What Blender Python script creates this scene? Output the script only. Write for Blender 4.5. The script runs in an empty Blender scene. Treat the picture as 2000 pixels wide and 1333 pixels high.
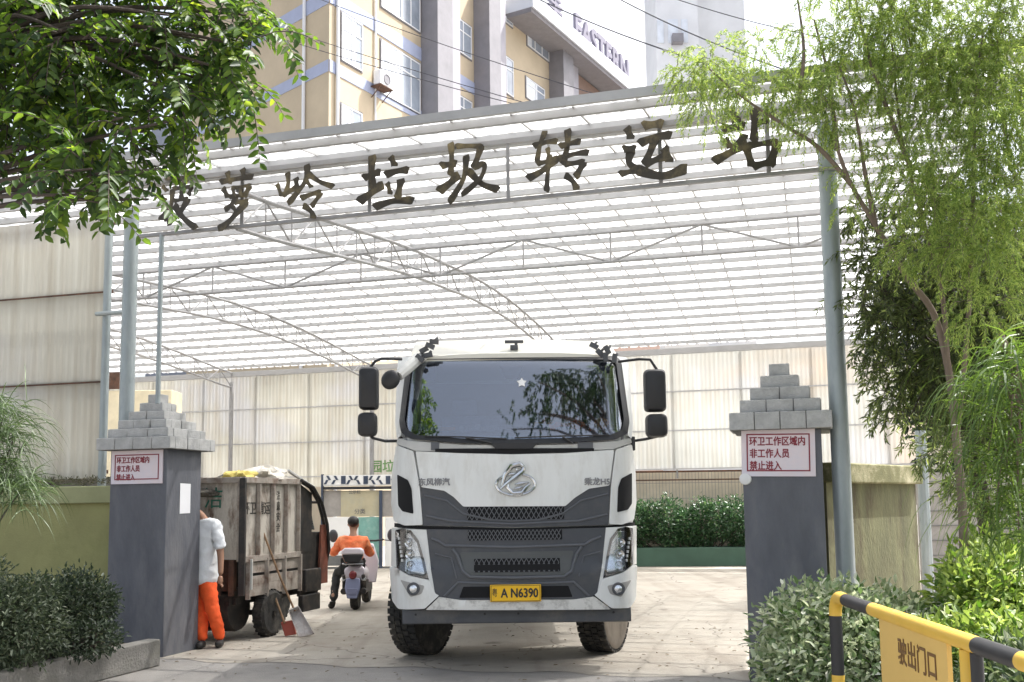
import bpy, bmesh, math, random
import numpy as np
from mathutils import Vector, Matrix

SC = bpy.context.scene
COL = SC.collection
random.seed(7)
RNG = np.random.default_rng(11)

# ------------------------------------------------------------------ camera, sky, sun, exposure
F_PX, PPX, PPY = 2000.0, 1000.0, 775.0           # focal length and optical centre in photo pixels (2000 x 1333)
PITCH, ROLL, EYE = math.radians(6.0), math.radians(0.7), 1.6
_f = Vector((0, math.cos(PITCH), math.sin(PITCH)))
_r0 = Vector((1, 0, 0)); _u0 = Vector((0, -math.sin(PITCH), math.cos(PITCH)))
_r = math.cos(ROLL) * _r0 - math.sin(ROLL) * _u0
_u = math.cos(ROLL) * _u0 + math.sin(ROLL) * _r0
cam_data = bpy.data.cameras.new('camera'); cam = bpy.data.objects.new('camera', cam_data); COL.objects.link(cam)
cam.matrix_world = Matrix(((_r.x, _u.x, -_f.x, 0), (_r.y, _u.y, -_f.y, 0), (_r.z, _u.z, -_f.z, EYE), (0, 0, 0, 1)))
cam_data.sensor_width = 36; cam_data.lens = 36.0 * F_PX / 2000.0
cam_data.shift_y = (PPY - 666.5) / 2000.0
cam_data.clip_start = 0.1; cam_data.clip_end = 2000
SC.camera = cam

SUN_AZ = (0.80, 0.42)                              # horizontal direction towards the sun (right, and a little behind the yard)
SUN_EL = math.radians(57)
world = bpy.data.worlds.new('World'); SC.world = world; world.use_nodes = True
wn = world.node_tree.nodes; wn.clear()
sky = wn.new('ShaderNodeTexSky'); sky.sky_type = 'NISHITA'; sky.sun_disc = False
sky.sun_elevation = SUN_EL
sky.sun_rotation = math.atan2(SUN_AZ[0], SUN_AZ[1])
sky.air_density = 1.0; sky.dust_density = 5.0; sky.ozone_density = 0.6
bg = wn.new('ShaderNodeBackground'); bg.inputs['Strength'].default_value = 0.15
wo = wn.new('ShaderNodeOutputWorld')
hsw = wn.new('ShaderNodeHueSaturation'); hsw.inputs['Saturation'].default_value = 0.5
world.node_tree.links.new(sky.outputs[0], hsw.inputs['Color']); world.node_tree.links.new(hsw.outputs[0], bg.inputs[0]); world.node_tree.links.new(bg.outputs[0], wo.inputs[0])
sl = bpy.data.lights.new('sun', 'SUN'); sl.energy = 4.2; sl.angle = math.radians(0.5); sl.color = (1.0, 0.975, 0.94)
sun = bpy.data.objects.new('sun', sl); COL.objects.link(sun)
_h = Vector((SUN_AZ[0], SUN_AZ[1], 0)).normalized()
SUN_DIR = (_h * math.cos(SUN_EL) + Vector((0, 0, math.sin(SUN_EL)))).normalized()
sun.rotation_euler = SUN_DIR.to_track_quat('Z', 'Y').to_euler()
sun.location = (20, 20, 40)
SC.view_settings.view_transform = 'Standard'; SC.view_settings.look = 'None'
SC.view_settings.gamma = 1.0; SC.view_settings.exposure = 1.3
SC.cycles.max_bounces = 10; SC.cycles.diffuse_bounces = 4; SC.cycles.transparent_max_bounces = 12
SC.cycles.use_denoising = True

# ------------------------------------------------------------------ pixel rays (used only to find real positions)
def ray(px, py):
    return _f + _r * ((px - PPX) / F_PX) - _u * ((py - PPY) / F_PX)
def at_y(px, py, Y):
    d = ray(px, py); return Vector((0, 0, EYE)) + d * (Y / d.y)
def at_z(px, py, z=0.0):
    d = ray(px, py); return Vector((0, 0, EYE)) + d * ((z - EYE) / d.z)
def on_plane(px, py, p, n):
    d = ray(px, py); o = Vector((0, 0, EYE)); return o + d * ((p - o).dot(n) / d.dot(n))

# gate frame: t runs left along the gate, s runs into the yard
GY = math.radians(16.2)
GD = Vector((math.cos(GY), -math.sin(GY), 0)); ND = Vector((math.sin(GY), math.cos(GY), 0))
R0 = Vector((3.03, 9.3, 0))
def gt(t, s, z=0.0):
    return R0 - GD * t + ND * s + Vector((0, 0, z))

# ------------------------------------------------------------------ mesh builder
class MB:
    def __init__(self): self.v = []; self.f = []
    def add(self, vs, fs):
        b = len(self.v); self.v += [Vector(p) for p in vs]; self.f += [tuple(b + i for i in f) for f in fs]; return self
    def box(self, c, s, M=None):
        x, y, z = s[0] / 2, s[1] / 2, s[2] / 2; c = Vector(c)
        vs = [Vector((a, b, d)) for a in (-x, x) for b in (-y, y) for d in (-z, z)]
        vs = [(M @ p if M else p) + c for p in vs]
        return self.add(vs, [(0, 1, 3, 2), (4, 6, 7, 5), (0, 4, 5, 1), (2, 3, 7, 6), (0, 2, 6, 4), (1, 5, 7, 3)])
    def beam(self, a, b, w, h, up=(0, 0, 1)):
        a = Vector(a); b = Vector(b); d = (b - a).normalized(); up = Vector(up)
        s = d.cross(up)
        if s.length < 1e-4: s = d.cross(Vector((1, 0, 0)))
        s.normalize(); u = s.cross(d).normalized()
        vs = []
        for p in (a, b):
            for i, j in ((-1, -1), (1, -1), (1, 1), (-1, 1)): vs.append(p + s * (w / 2 * i) + u * (h / 2 * j))
        return self.add(vs, [(0, 1, 2, 3), (7, 6, 5, 4), (0, 4, 5, 1), (1, 5, 6, 2), (2, 6, 7, 3), (3, 7, 4, 0)])
    def tube(self, pts, r, n=8, caps=True):
        pts = [Vector(p) for p in pts]; N = len(pts)
        rs = r if isinstance(r, (list, tuple)) else [r] * N
        b = len(self.v); prev = None
        for i, p in enumerate(pts):
            d = (pts[min(i + 1, N - 1)] - pts[max(i - 1, 0)]).normalized()
            if prev is None:
                s = d.cross(Vector((0, 0, 1)))
                if s.length < 0.05: s = d.cross(Vector((1, 0, 0)))
            else: s = prev - d * prev.dot(d)
            s.normalize(); prev = s; u = d.cross(s)
            for k in range(n):
                a = 2 * math.pi * k / n; self.v.append(p + (s * math.cos(a) + u * math.sin(a)) * rs[i])
        for i in range(N - 1):
            for k in range(n):
                k2 = (k + 1) % n
                self.f.append((b + i * n + k, b + i * n + k2, b + (i + 1) * n + k2, b + (i + 1) * n + k))
        if caps:
            self.f.append(tuple(b + k for k in reversed(range(n)))); self.f.append(tuple(b + (N - 1) * n + k for k in range(n)))
        return self
    def lathe(self, prof, M, n=24):                 # prof: (radius, height along local z)
        b = len(self.v)
        for (r, h) in prof:
            for k in range(n):
                a = 2 * math.pi * k / n; self.v.append(M @ Vector((r * math.cos(a), r * math.sin(a), h)))
        for i in range(len(prof) - 1):
            for k in range(n):
                k2 = (k + 1) % n
                self.f.append((b + i * n + k, b + i * n + k2, b + (i + 1) * n + k2, b + (i + 1) * n + k))
        if prof[0][0] > 1e-5: self.f.append(tuple(b + k for k in reversed(range(n))))
        if prof[-1][0] > 1e-5: self.f.append(tuple(b + (len(prof) - 1) * n + k for k in range(n)))
        return self
    def prism(self, poly, a, b):                    # poly of points, swept from offset a to offset b
        a = Vector(a); b = Vector(b); n = len(poly); P = [Vector(p) for p in poly]
        return self.add([p + a for p in P] + [p + b for p in P],
                        [tuple(range(n)), tuple(reversed(range(n, 2 * n)))] + [(i, (i + 1) % n, n + (i + 1) % n, n + i) for i in range(n)])
    def ball(self, c, r, nu=14, nv=9, M=None):
        c = Vector(c); rx, ry, rz = r if isinstance(r, (tuple, list)) else (r, r, r); b = len(self.v)
        for j in range(nv + 1):
            th = math.pi * j / nv
            for i in range(nu):
                ph = 2 * math.pi * i / nu
                p = Vector((rx * math.sin(th) * math.cos(ph), ry * math.sin(th) * math.sin(ph), rz * math.cos(th)))
                self.v.append((M @ p if M else p) + c)
        for j in range(nv):
            for i in range(nu):
                i2 = (i + 1) % nu
                self.f.append((b + j * nu + i, b + (j + 1) * nu + i, b + (j + 1) * nu + i2, b + j * nu + i2))
        return self
    def build(self, name, mat, parent=None, smooth=True, bevel=0.0, local=False, ang=35):
        me = bpy.data.meshes.new(name)
        inv = None
        if parent is not None and not local: inv = MATS_INV[parent.name]
        vs = [tuple(inv @ p) if inv else tuple(p) for p in self.v]
        me.from_pydata(vs, [], self.f)
        bm = bmesh.new(); bm.from_mesh(me)
        bmesh.ops.remove_doubles(bm, verts=bm.verts, dist=1e-5)
        bmesh.ops.recalc_face_normals(bm, faces=bm.faces); bm.to_mesh(me); bm.free()
        return link(name, me, mat, parent, smooth, bevel, ang)

MATS_INV = {}
def link(name, me, mat, parent=None, smooth=True, bevel=0.0, ang=35):
    me.name = name
    if mat is not None: me.materials.append(mat)
    o = bpy.data.objects.new(name, me); COL.objects.link(o)
    if parent is not None:
        o.parent = parent
    if smooth:
        me.shade_smooth(); me.set_sharp_from_angle(angle=math.radians(ang))
    if bevel > 0:
        m = o.modifiers.new('bevel', 'BEVEL'); m.width = bevel; m.segments = 2; m.limit_method = 'ANGLE'; m.angle_limit = math.radians(40)
    MATS_INV[o.name] = MATS_INV[parent.name] if parent is not None else Matrix.Identity(4)
    return o
def thing(name, label, cat, loc=(0, 0, 0), rz=0.0, group=None):
    o = bpy.data.objects.new(name, None); COL.objects.link(o); o.empty_display_size = 0.2
    o.location = loc; o.rotation_euler = (0, 0, rz); o['label'] = label; o['category'] = cat
    if group: o['group'] = group
    MATS_INV[o.name] = (Matrix.Translation(Vector(loc)) @ Matrix.Rotation(rz, 4, 'Z')).inverted()
    return o
def tag(o, label, cat, group=None):
    o['label'] = label; o['category'] = cat
    if group: o['group'] = group
    return o
def struct(o): o['kind'] = 'structure'; return o
def copy_tree(o, parent=None):
    c = o.copy(); COL.objects.link(c)
    if parent is not None: c.parent = parent
    MATS_INV[c.name] = MATS_INV.get(o.name, Matrix.Identity(4))
    for ch in list(o.children): copy_tree(ch, c)
    return c

# ------------------------------------------------------------------ materials
def srgb(r, g, b):
    return tuple(((c / 255) / 12.92 if c / 255 <= 0.04045 else ((c / 255 + 0.055) / 1.055) ** 2.4) for c in (r, g, b))
def mat(name, col, rough=0.6, metal=0.0, var=0.12, scale=3.0, bump=0.0, bscale=60.0, dirt=None, dirt_amt=0.4, dirt_scale=2.0,
        stretch=(1, 1, 1), spec=0.5, coat=0.0):
    m = bpy.data.materials.new(name); m.use_nodes = True; nt = m.node_tree; N = nt.nodes; L = nt.links
    p = N['Principled BSDF']; p.inputs['Roughness'].default_value = rough; p.inputs['Metallic'].default_value = metal
    p.inputs['Specular IOR Level'].default_value = spec; p.inputs['Coat Weight'].default_value = coat
    tc = N.new('ShaderNodeTexCoord'); mp = N.new('ShaderNodeMapping'); mp.inputs['Scale'].default_value = stretch
    L.new(tc.outputs['Object'], mp.inputs[0])
    n1 = N.new('ShaderNodeTexNoise'); n1.inputs['Scale'].default_value = scale; n1.inputs['Detail'].default_value = 8; n1.inputs['Roughness'].default_value = 0.65
    L.new(mp.outputs[0], n1.inputs['Vector'])
    r1 = N.new('ShaderNodeMapRange'); r1.inputs[1].default_value = 0.3; r1.inputs[2].default_value = 0.7
    r1.inputs[3].default_value = 1 - var; r1.inputs[4].default_value = 1 + var; L.new(n1.outputs[0], r1.inputs[0])
    hs = N.new('ShaderNodeHueSaturation'); hs.inputs['Color'].default_value = (*col, 1); L.new(r1.outputs[0], hs.inputs['Value'])
    out = hs.outputs[0]
    if dirt is not None:
        n2 = N.new('ShaderNodeTexNoise'); n2.inputs['Scale'].default_value = dirt_scale; n2.inputs['Detail'].default_value = 10; n2.inputs['Roughness'].default_value = 0.7
        L.new(mp.outputs[0], n2.inputs['Vector'])
        r2 = N.new('ShaderNodeMapRange'); r2.inputs[1].default_value = 0.48; r2.inputs[2].default_value = 0.68; r2.inputs[3].default_value = 0; r2.inputs[4].default_value = dirt_amt
        L.new(n2.outputs[0], r2.inputs[0])
        mx = N.new('ShaderNodeMix'); mx.data_type = 'RGBA'; L.new(r2.outputs[0], mx.inputs[0]); L.new(out, mx.inputs[6]); mx.inputs[7].default_value = (*dirt, 1)
        out = mx.outputs[2]
    L.new(out, p.inputs['Base Color'])
    if bump > 0:
        nb = N.new('ShaderNodeTexNoise'); nb.inputs['Scale'].default_value = bscale; nb.inputs['Detail'].default_value = 6
        L.new(mp.outputs[0], nb.inputs['Vector'])
        bp = N.new('ShaderNodeBump'); bp.inputs['Strength'].default_value = bump; bp.inputs['Distance'].default_value = 0.02
        L.new(nb.outputs[0], bp.inputs['Height']); L.new(bp.outputs[0], p.inputs['Normal'])
    return m
def leaf_mat(name, c1, c2, trans=0.45, scale=2.5, rough=0.5, c3=None):
    """leaves: colour varies leaf by leaf (per mesh island) between c1 and c2, some pass light"""
    m = bpy.data.materials.new(name); m.use_nodes = True; nt = m.node_tree; N = nt.nodes; L = nt.links
    p = N['Principled BSDF']; out = N['Material Output']; p.inputs['Roughness'].default_value = rough
    p.inputs['Specular IOR Level'].default_value = 0.45
    g = N.new('ShaderNodeNewGeometry'); cr = N.new('ShaderNodeValToRGB')
    cr.color_ramp.elements[0].color = (*c1, 1); cr.color_ramp.elements[1].color = (*c2, 1)
    if c3:
        e = cr.color_ramp.elements.new(0.9); e.color = (*c2, 1); cr.color_ramp.elements[2].color = (*c3, 1); cr.color_ramp.elements[2].position = 1.0
    L.new(g.outputs['Random Per Island'], cr.inputs[0])
    tr = N.new('ShaderNodeBsdfTranslucent'); hs = N.new('ShaderNodeHueSaturation'); hs.inputs['Value'].default_value = 1.6; hs.inputs['Saturation'].default_value = 1.1
    hs.inputs['Hue'].default_value = 0.485
    L.new(cr.outputs[0], p.inputs['Base Color']); L.new(cr.outputs[0], hs.inputs['Color']); L.new(hs.outputs[0], tr.inputs[0])
    mx = N.new('ShaderNodeMixShader'); mx.inputs[0].default_value = trans
    L.new(p.outputs[0], mx.inputs[1]); L.new(tr.outputs[0], mx.inputs[2]); L.new(mx.outputs[0], out.inputs[0])
    return m
def sheet_mat(name, col, trans=0.5, streak=0.25, dirt=(0.3, 0.25, 0.18), dirt_amt=0.3, tint=None, tint2=None, clear=0.0):
    """corrugated translucent plastic sheet with vertical streaks"""
    m = bpy.data.materials.new(name); m.use_nodes = True; nt = m.node_tree; N = nt.nodes; L = nt.links
    p = N['Principled BSDF']; out = N['Material Output']; p.inputs['Roughness'].default_value = 0.4
    tc = N.new('ShaderNodeTexCoord'); mp = N.new('ShaderNodeMapping'); mp.inputs['Scale'].default_value = (6, 6, 0.35); L.new(tc.outputs['Object'], mp.inputs[0])
    n1 = N.new('ShaderNodeTexNoise'); n1.inputs['Scale'].default_value = 1.5; n1.inputs['Detail'].default_value = 8; L.new(mp.outputs[0], n1.inputs['Vector'])
    r1 = N.new('ShaderNodeMapRange'); r1.inputs[1].default_value = 0.35; r1.inputs[2].default_value = 0.75; r1.inputs[3].default_value = 0; r1.inputs[4].default_value = dirt_amt
    L.new(n1.outputs[0], r1.inputs[0])
    mp2 = N.new('ShaderNodeMapping'); mp2.inputs['Scale'].default_value = (0.35, 0.35, 0.5); L.new(tc.outputs['Object'], mp2.inputs[0])
    n2 = N.new('ShaderNodeTexNoise'); n2.inputs['Scale'].default_value = 1.0; n2.inputs['Detail'].default_value = 3; L.new(mp2.outputs[0], n2.inputs['Vector'])
    hs = N.new('ShaderNodeHueSaturation'); hs.inputs['Color'].default_value = (*col, 1)
    r2 = N.new('ShaderNodeMapRange'); r2.inputs[1].default_value = 0.3; r2.inputs[2].default_value = 0.7; r2.inputs[3].default_value = 1 - streak; r2.inputs[4].default_value = 1 + streak
    L.new(n2.outputs[0], r2.inputs[0]); L.new(r2.outputs[0], hs.inputs['Value'])
    for i, tc_ in enumerate((tint, tint2)):
        if tc_ is None: continue
        mp3 = N.new('ShaderNodeMapping'); mp3.inputs['Scale'].default_value = (0.45, 0.45, 0.7); mp3.inputs['Location'].default_value = (i * 7.3, 2.1, i * 3.7); L.new(tc.outputs['Object'], mp3.inputs[0])
        n3 = N.new('ShaderNodeTexNoise'); n3.inputs['Scale'].default_value = 1.0; n3.inputs['Detail'].default_value = 2; L.new(mp3.outputs[0], n3.inputs['Vector'])
        r3 = N.new('ShaderNodeMapRange'); r3.inputs[1].default_value = 0.5; r3.inputs[2].default_value = 0.66; r3.inputs[3].default_value = 0; r3.inputs[4].default_value = 0.75; L.new(n3.outputs[0], r3.inputs[0])
        m3 = N.new('ShaderNodeMix'); m3.data_type = 'RGBA'; L.new(r3.outputs[0], m3.inputs[0]); L.new((hs if i == 0 or tint is None else prev).outputs[0 if (i == 0 or tint is None) else 2], m3.inputs[6]); m3.inputs[7].default_value = (*tc_, 1); prev = m3
    mx = N.new('ShaderNodeMix'); mx.data_type = 'RGBA'; L.new(r1.outputs[0], mx.inputs[0]); L.new(prev.outputs[2] if (tint or tint2) else hs.outputs[0], mx.inputs[6]); mx.inputs[7].default_value = (*dirt, 1)
    tr = N.new('ShaderNodeBsdfTranslucent'); L.new(mx.outputs[2], tr.inputs[0]); L.new(mx.outputs[2], p.inputs['Base Color'])
    ms = N.new('ShaderNodeMixShader'); ms.inputs[0].default_value = trans
    L.new(p.outputs[0], ms.inputs[1]); L.new(tr.outputs[0], ms.inputs[2])
    if clear > 0:
        tp = N.new('ShaderNodeBsdfTransparent'); m4 = N.new('ShaderNodeMixShader'); m4.inputs[0].default_value = clear
        L.new(ms.outputs[0], m4.inputs[1]); L.new(tp.outputs[0], m4.inputs[2]); L.new(m4.outputs[0], out.inputs[0])
    else: L.new(ms.outputs[0], out.inputs[0])
    return m
def glass_mat(name, tint, refl=0.12, rough=0.02):
    m = bpy.data.materials.new(name); m.use_nodes = True; nt = m.node_tree; N = nt.nodes; L = nt.links
    N.remove(N['Principled BSDF']); out = N['Material Output']
    t = N.new('ShaderNodeBsdfTransparent'); t.inputs[0].default_value = (*tint, 1)
    g = N.new('ShaderNodeBsdfGlossy'); g.inputs['Roughness'].default_value = rough
    lw = N.new('ShaderNodeFresnel'); lw.inputs[0].default_value = 1.5
    ad = N.new('ShaderNodeMath'); ad.operation = 'MULTIPLY_ADD'; ad.inputs[1].default_value = 1.0; ad.inputs[2].default_value = refl; L.new(lw.outputs[0], ad.inputs[0])
    mx = N.new('ShaderNodeMixShader'); L.new(ad.outputs[0], mx.inputs[0]); L.new(t.outputs[0], mx.inputs[1]); L.new(g.outputs[0], mx.inputs[2]); L.new(mx.outputs[0], out.inputs[0])
    return m

M = {}
M['asphalt'] = mat('asphalt', (0.27, 0.255, 0.235), 0.9, var=0.25, scale=1.2, bump=0.5, bscale=90, dirt=(0.3, 0.28, 0.25), dirt_amt=0.5, dirt_scale=0.8)
def ground_mat():
    m = mat('yard_concrete', (0.40, 0.365, 0.31), 0.85, var=0.12, scale=1.0, bump=0.3, bscale=40, dirt=(0.24, 0.20, 0.155), dirt_amt=0.55, dirt_scale=0.8)
    nt = m.node_tree; N = nt.nodes; L = nt.links; p = N['Principled BSDF']; tc = N['Texture Coordinate']; col = p.inputs['Base Color'].links[0].from_socket
    def blend(fac, c, last):
        mx = N.new('ShaderNodeMix'); mx.data_type = 'RGBA'; L.new(fac, mx.inputs[0]); L.new(last, mx.inputs[6]); mx.inputs[7].default_value = (*c, 1); return mx.outputs[2]
    def rng(v, a, b_, lo, hi):
        r = N.new('ShaderNodeMapRange'); r.inputs[1].default_value = a; r.inputs[2].default_value = b_; r.inputs[3].default_value = lo; r.inputs[4].default_value = hi; L.new(v, r.inputs[0]); return r.outputs[0]
    n = N.new('ShaderNodeTexNoise'); n.inputs['Scale'].default_value = 2.6; n.inputs['Detail'].default_value = 6; L.new(tc.outputs['Object'], n.inputs['Vector'])
    col = blend(rng(n.outputs[0], .62, .72, 0, .65), (0.10, 0.085, 0.07), col)                       # oil spots
    mp = N.new('ShaderNodeMapping'); mp.inputs['Rotation'].default_value = (0, 0, GY); mp.inputs['Scale'].default_value = (1.9, .10, 1); L.new(tc.outputs['Object'], mp.inputs[0])
    n2 = N.new('ShaderNodeTexNoise'); n2.inputs['Scale'].default_value = 1.3; n2.inputs['Detail'].default_value = 5; L.new(mp.outputs[0], n2.inputs['Vector'])
    col = blend(rng(n2.outputs[0], .50, .66, 0, .50), (0.24, 0.205, 0.165), col)                      # tyre tracks running into the yard
    v = N.new('ShaderNodeTexVoronoi'); v.feature = 'DISTANCE_TO_EDGE'; v.inputs['Scale'].default_value = .42; v.inputs['Randomness'].default_value = .9
    nz = N.new('ShaderNodeTexNoise'); nz.inputs['Scale'].default_value = 2.5; va = N.new('ShaderNodeVectorMath'); va.operation = 'ADD'; vs_ = N.new('ShaderNodeVectorMath'); vs_.operation = 'SCALE'; vs_.inputs['Scale'].default_value = .35
    L.new(tc.outputs['Object'], nz.inputs['Vector']); L.new(nz.outputs['Color'], vs_.inputs[0]); L.new(tc.outputs['Object'], va.inputs[0]); L.new(vs_.outputs[0], va.inputs[1]); L.new(va.outputs[0], v.inputs['Vector'])
    col = blend(rng(v.outputs['Distance'], .0, .006, .7, 0), (0.10, 0.085, 0.07), col)                # cracks
    L.new(col, p.inputs['Base Color']); return m
GY = math.radians(16.2)
M['concrete'] = ground_mat()
M['kerb'] = mat('kerb_concrete', (0.22, 0.21, 0.19), 0.9, var=0.25, scale=6, bump=0.6, bscale=40, dirt=(0.08, 0.08, 0.05), dirt_amt=0.6, dirt_scale=3)
M['soil'] = mat('soil', (0.06, 0.045, 0.03), 0.95, var=0.4, scale=9, bump=0.8, bscale=30)
M['pillar'] = mat('pillar_paint', (0.120, 0.125, 0.142), 0.75, var=0.18, scale=5, bump=0.35, bscale=30, dirt=(0.24, 0.23, 0.22), dirt_amt=0.4, dirt_scale=2.4, stretch=(1, 1, .35))
M['capstone'] = mat('cap_brick', (0.42, 0.42, 0.41), 0.85, var=0.18, scale=9, bump=0.4, bscale=60, dirt=(0.2, 0.2, 0.19), dirt_amt=0.35, dirt_scale=5)
M['mortar'] = mat('mortar', (0.16, 0.16, 0.155), 0.9, var=0.2)
M['galv'] = mat('galvanised_steel', (0.30, 0.34, 0.35), 0.45, metal=0.35, var=0.15, scale=8, dirt=(0.42, 0.45, 0.45), dirt_amt=0.4, dirt_scale=7, stretch=(1, 1, .25))
M['steel'] = mat('grey_steel', (0.27, 0.27, 0.275), 0.55, metal=0.1, var=0.1, scale=6, dirt=(0.20, 0.16, 0.13), dirt_amt=0.25, dirt_scale=4)
M['purlin'] = mat('purlin_steel', (0.38, 0.38, 0.385), 0.55, metal=0.0, var=0.08, scale=4)
M['fascia'] = mat('fascia_grey', (0.40, 0.40, 0.40), 0.6, var=0.15, scale=2, dirt=(0.4, 0.4, 0.4), dirt_amt=0.4, dirt_scale=2)
M['roof'] = sheet_mat('roof_sheet', (0.85, 0.86, 0.86), trans=0.62, streak=0.04, dirt_amt=0.08, clear=0.22)
M['wall_sheet'] = sheet_mat('wall_sheet', (0.46, 0.455, 0.405), trans=0.38, streak=0.25, dirt=(0.30, 0.26, 0.20), dirt_amt=0.6, tint=(0.44, 0.45, 0.48))
M['wall_sheet_pale'] = sheet_mat('wall_sheet_pale', (0.54, 0.55, 0.52), trans=0.42, streak=0.2, dirt=(0.38, 0.34, 0.28), dirt_amt=0.5, tint=(0.60, 0.50, 0.40), tint2=(0.56, 0.57, 0.60))
M['sign_char'] = mat('brush_letter_metal', (0.045, 0.037, 0.026), 0.5, metal=0.2, var=0.3, scale=4, dirt=(0.24, 0.19, 0.09), dirt_amt=0.75, dirt_scale=3.0)
M['truck_white'] = mat('truck_white_paint', (0.73, 0.74, 0.72), 0.34, var=0.05, scale=3, coat=0.2, dirt=(0.40, 0.37, 0.31), dirt_amt=0.30, dirt_scale=4.5, stretch=(1.6, 1.6, .5))
M['truck_trim'] = mat('truck_trim', (0.48, 0.48, 0.46), 0.5, var=0.08)
M['mask'] = mat('grille_plastic', (0.055, 0.06, 0.07), 0.5, var=0.1, scale=3, dirt=(0.14, 0.13, 0.12), dirt_amt=0.3, dirt_scale=4)
M['mask_ridge'] = mat('grille_ridge', (0.10, 0.105, 0.115), 0.45, var=0.08)
M['black'] = mat('black_plastic', (0.018, 0.018, 0.02), 0.5, var=0.2)
M['void'] = mat('black_void', (0.006, 0.006, 0.007), 0.9, var=0.1)
M['under_bar'] = mat('steel_bar', (0.075, 0.078, 0.085), 0.6, var=0.15, dirt=(0.2, 0.18, 0.15), dirt_amt=0.4, dirt_scale=4)
M['chrome'] = mat('chrome', (0.62, 0.63, 0.63), 0.18, metal=1.0, var=0.05)
M['silver'] = mat('silver_letters', (0.22, 0.22, 0.23), 0.35, metal=0.6, var=0.05)
M['rubber'] = mat('tyre_rubber', (0.028, 0.027, 0.025), 0.9, var=0.3, scale=10, bump=0.3, bscale=60, dirt=(0.16, 0.14, 0.11), dirt_amt=0.5, dirt_scale=5)
M['rubber_dust'] = mat('dusty_sidewall', (0.14, 0.12, 0.095), 0.95, var=0.2, scale=8)
M['rim'] = mat('wheel_rim', (0.3, 0.29, 0.27), 0.6, metal=0.3, var=0.2)
M['windscreen'] = glass_mat('windscreen_glass', (0.66, 0.74, 0.84), refl=0.21)
M['glass'] = glass_mat('window_glass', (0.5, 0.55, 0.6), refl=0.25)
M['lamp_glass'] = glass_mat('lamp_lens', (0.9, 0.92, 0.94), refl=0.05, rough=0.05)
M['reflector'] = mat('lamp_reflector', (0.7, 0.72, 0.74), 0.25, metal=0.9, var=0.3, scale=25)
M['plate'] = mat('plate_yellow', srgb(238, 186, 20), 0.5, var=0.05)
M['interior'] = mat('cab_interior', (0.16, 0.16, 0.175), 0.8, var=0.2)
M['seat_cloth'] = mat('seat_cloth', (0.22, 0.24, 0.30), 0.9, var=0.2)
M['dash'] = mat('dashboard', (0.26, 0.26, 0.265), 0.8, var=0.2)
M['white'] = mat('white_paint', (0.75, 0.75, 0.74), 0.6, var=0.04)
M['paper'] = mat('white_paper', (0.82, 0.82, 0.84), 0.8, var=0.02)
M['sign_white'] = mat('sign_board', (0.74, 0.64, 0.66), 0.5, var=0.03, scale=1.5, dirt=(0.60, 0.66, 0.78), dirt_amt=0.5, dirt_scale=1.0)
M['sign_red'] = mat('sign_red_print', (0.24, 0.03, 0.045), 0.6, var=0.05)
M['moss_wall'] = mat('shaded_mossy_render', (0.125, 0.125, 0.062), 0.9, var=0.4, scale=3, bump=0.4, bscale=40, dirt=(0.06, 0.042, 0.022), dirt_amt=0.95, dirt_scale=2.6, stretch=(1.5, 1.5, .45))  # moss and stains, with tree shade painted in as a darker base
M['moss_cap'] = mat('mossy_cap', (0.17, 0.165, 0.075), 0.9, var=0.25, scale=4, bump=0.3, dirt=(0.55, 0.5, 0.36), dirt_amt=0.6, dirt_scale=4)
M['green_wall'] = mat('green_render', (0.31, 0.305, 0.13), 0.85, var=0.12, scale=2, bump=0.2, bscale=50, dirt=(0.17, 0.19, 0.06), dirt_amt=0.4, dirt_scale=1.8)
M['green_cap'] = mat('green_render_cap', (0.33, 0.34, 0.18), 0.85, var=0.1, scale=3, dirt=(0.2, 0.22, 0.1), dirt_amt=0.4)
M['planter'] = mat('planter_green', (0.05, 0.10, 0.07), 0.8, var=0.15, scale=2)
M['skin'] = mat('skin', (0.35, 0.19, 0.12), 0.55, var=0.08)
M['hair'] = mat('black_hair', (0.012, 0.010, 0.009), 0.6, var=0.3, scale=20)
M['orange'] = mat('orange_workwear', srgb(248, 98, 44), 0.85, var=0.15, scale=9, bump=0.5, bscale=14)
M['orange_pale'] = mat('sunlit_orange_shirt', srgb(236, 122, 76), 0.85, var=0.2, scale=7, bump=0.6, bscale=14, dirt=srgb(246, 190, 140), dirt_amt=0.8, dirt_scale=4)  # sunlight on the orange cloth is put into the paler colour and patches
M['shirt_white'] = mat('white_shirt', (0.78, 0.80, 0.82), 0.85, var=0.06, scale=7, bump=0.7, bscale=12)
M['trouser_dark'] = mat('dark_trousers', (0.035, 0.037, 0.035), 0.9, var=0.2)
M['shoe'] = mat('shoe', (0.03, 0.028, 0.026), 0.7, var=0.2)
M['bin_steel'] = mat('grimy_bin_steel', (0.52, 0.48, 0.42), 0.75, var=0.15, scale=4, bump=0.3, bscale=30, dirt=(0.10, 0.055, 0.032), dirt_amt=0.92, dirt_scale=3.5, stretch=(1.5, 1.5, .6))
M['bin_rail'] = mat('rusty_bin_rail', (0.34, 0.30, 0.26), 0.8, var=0.2, scale=8, dirt=(0.12, 0.06, 0.035), dirt_amt=0.85, dirt_scale=5)
M['rust'] = mat('rusted_steel', (0.09, 0.05, 0.035), 0.85, var=0.4, scale=8, dirt=(0.2, 0.09, 0.05), dirt_amt=0.6, dirt_scale=6)
M['red_rust'] = mat('worn_red_paint', (0.20, 0.06, 0.035), 0.7, var=0.3, scale=5, dirt=(0.07, 0.04, 0.03), dirt_amt=0.7, dirt_scale=4)
M['grime_black'] = mat('oily_black_steel', (0.022, 0.02, 0.019), 0.6, var=0.3, scale=6, dirt=(0.10, 0.07, 0.05), dirt_amt=0.5, dirt_scale=6)
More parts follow.
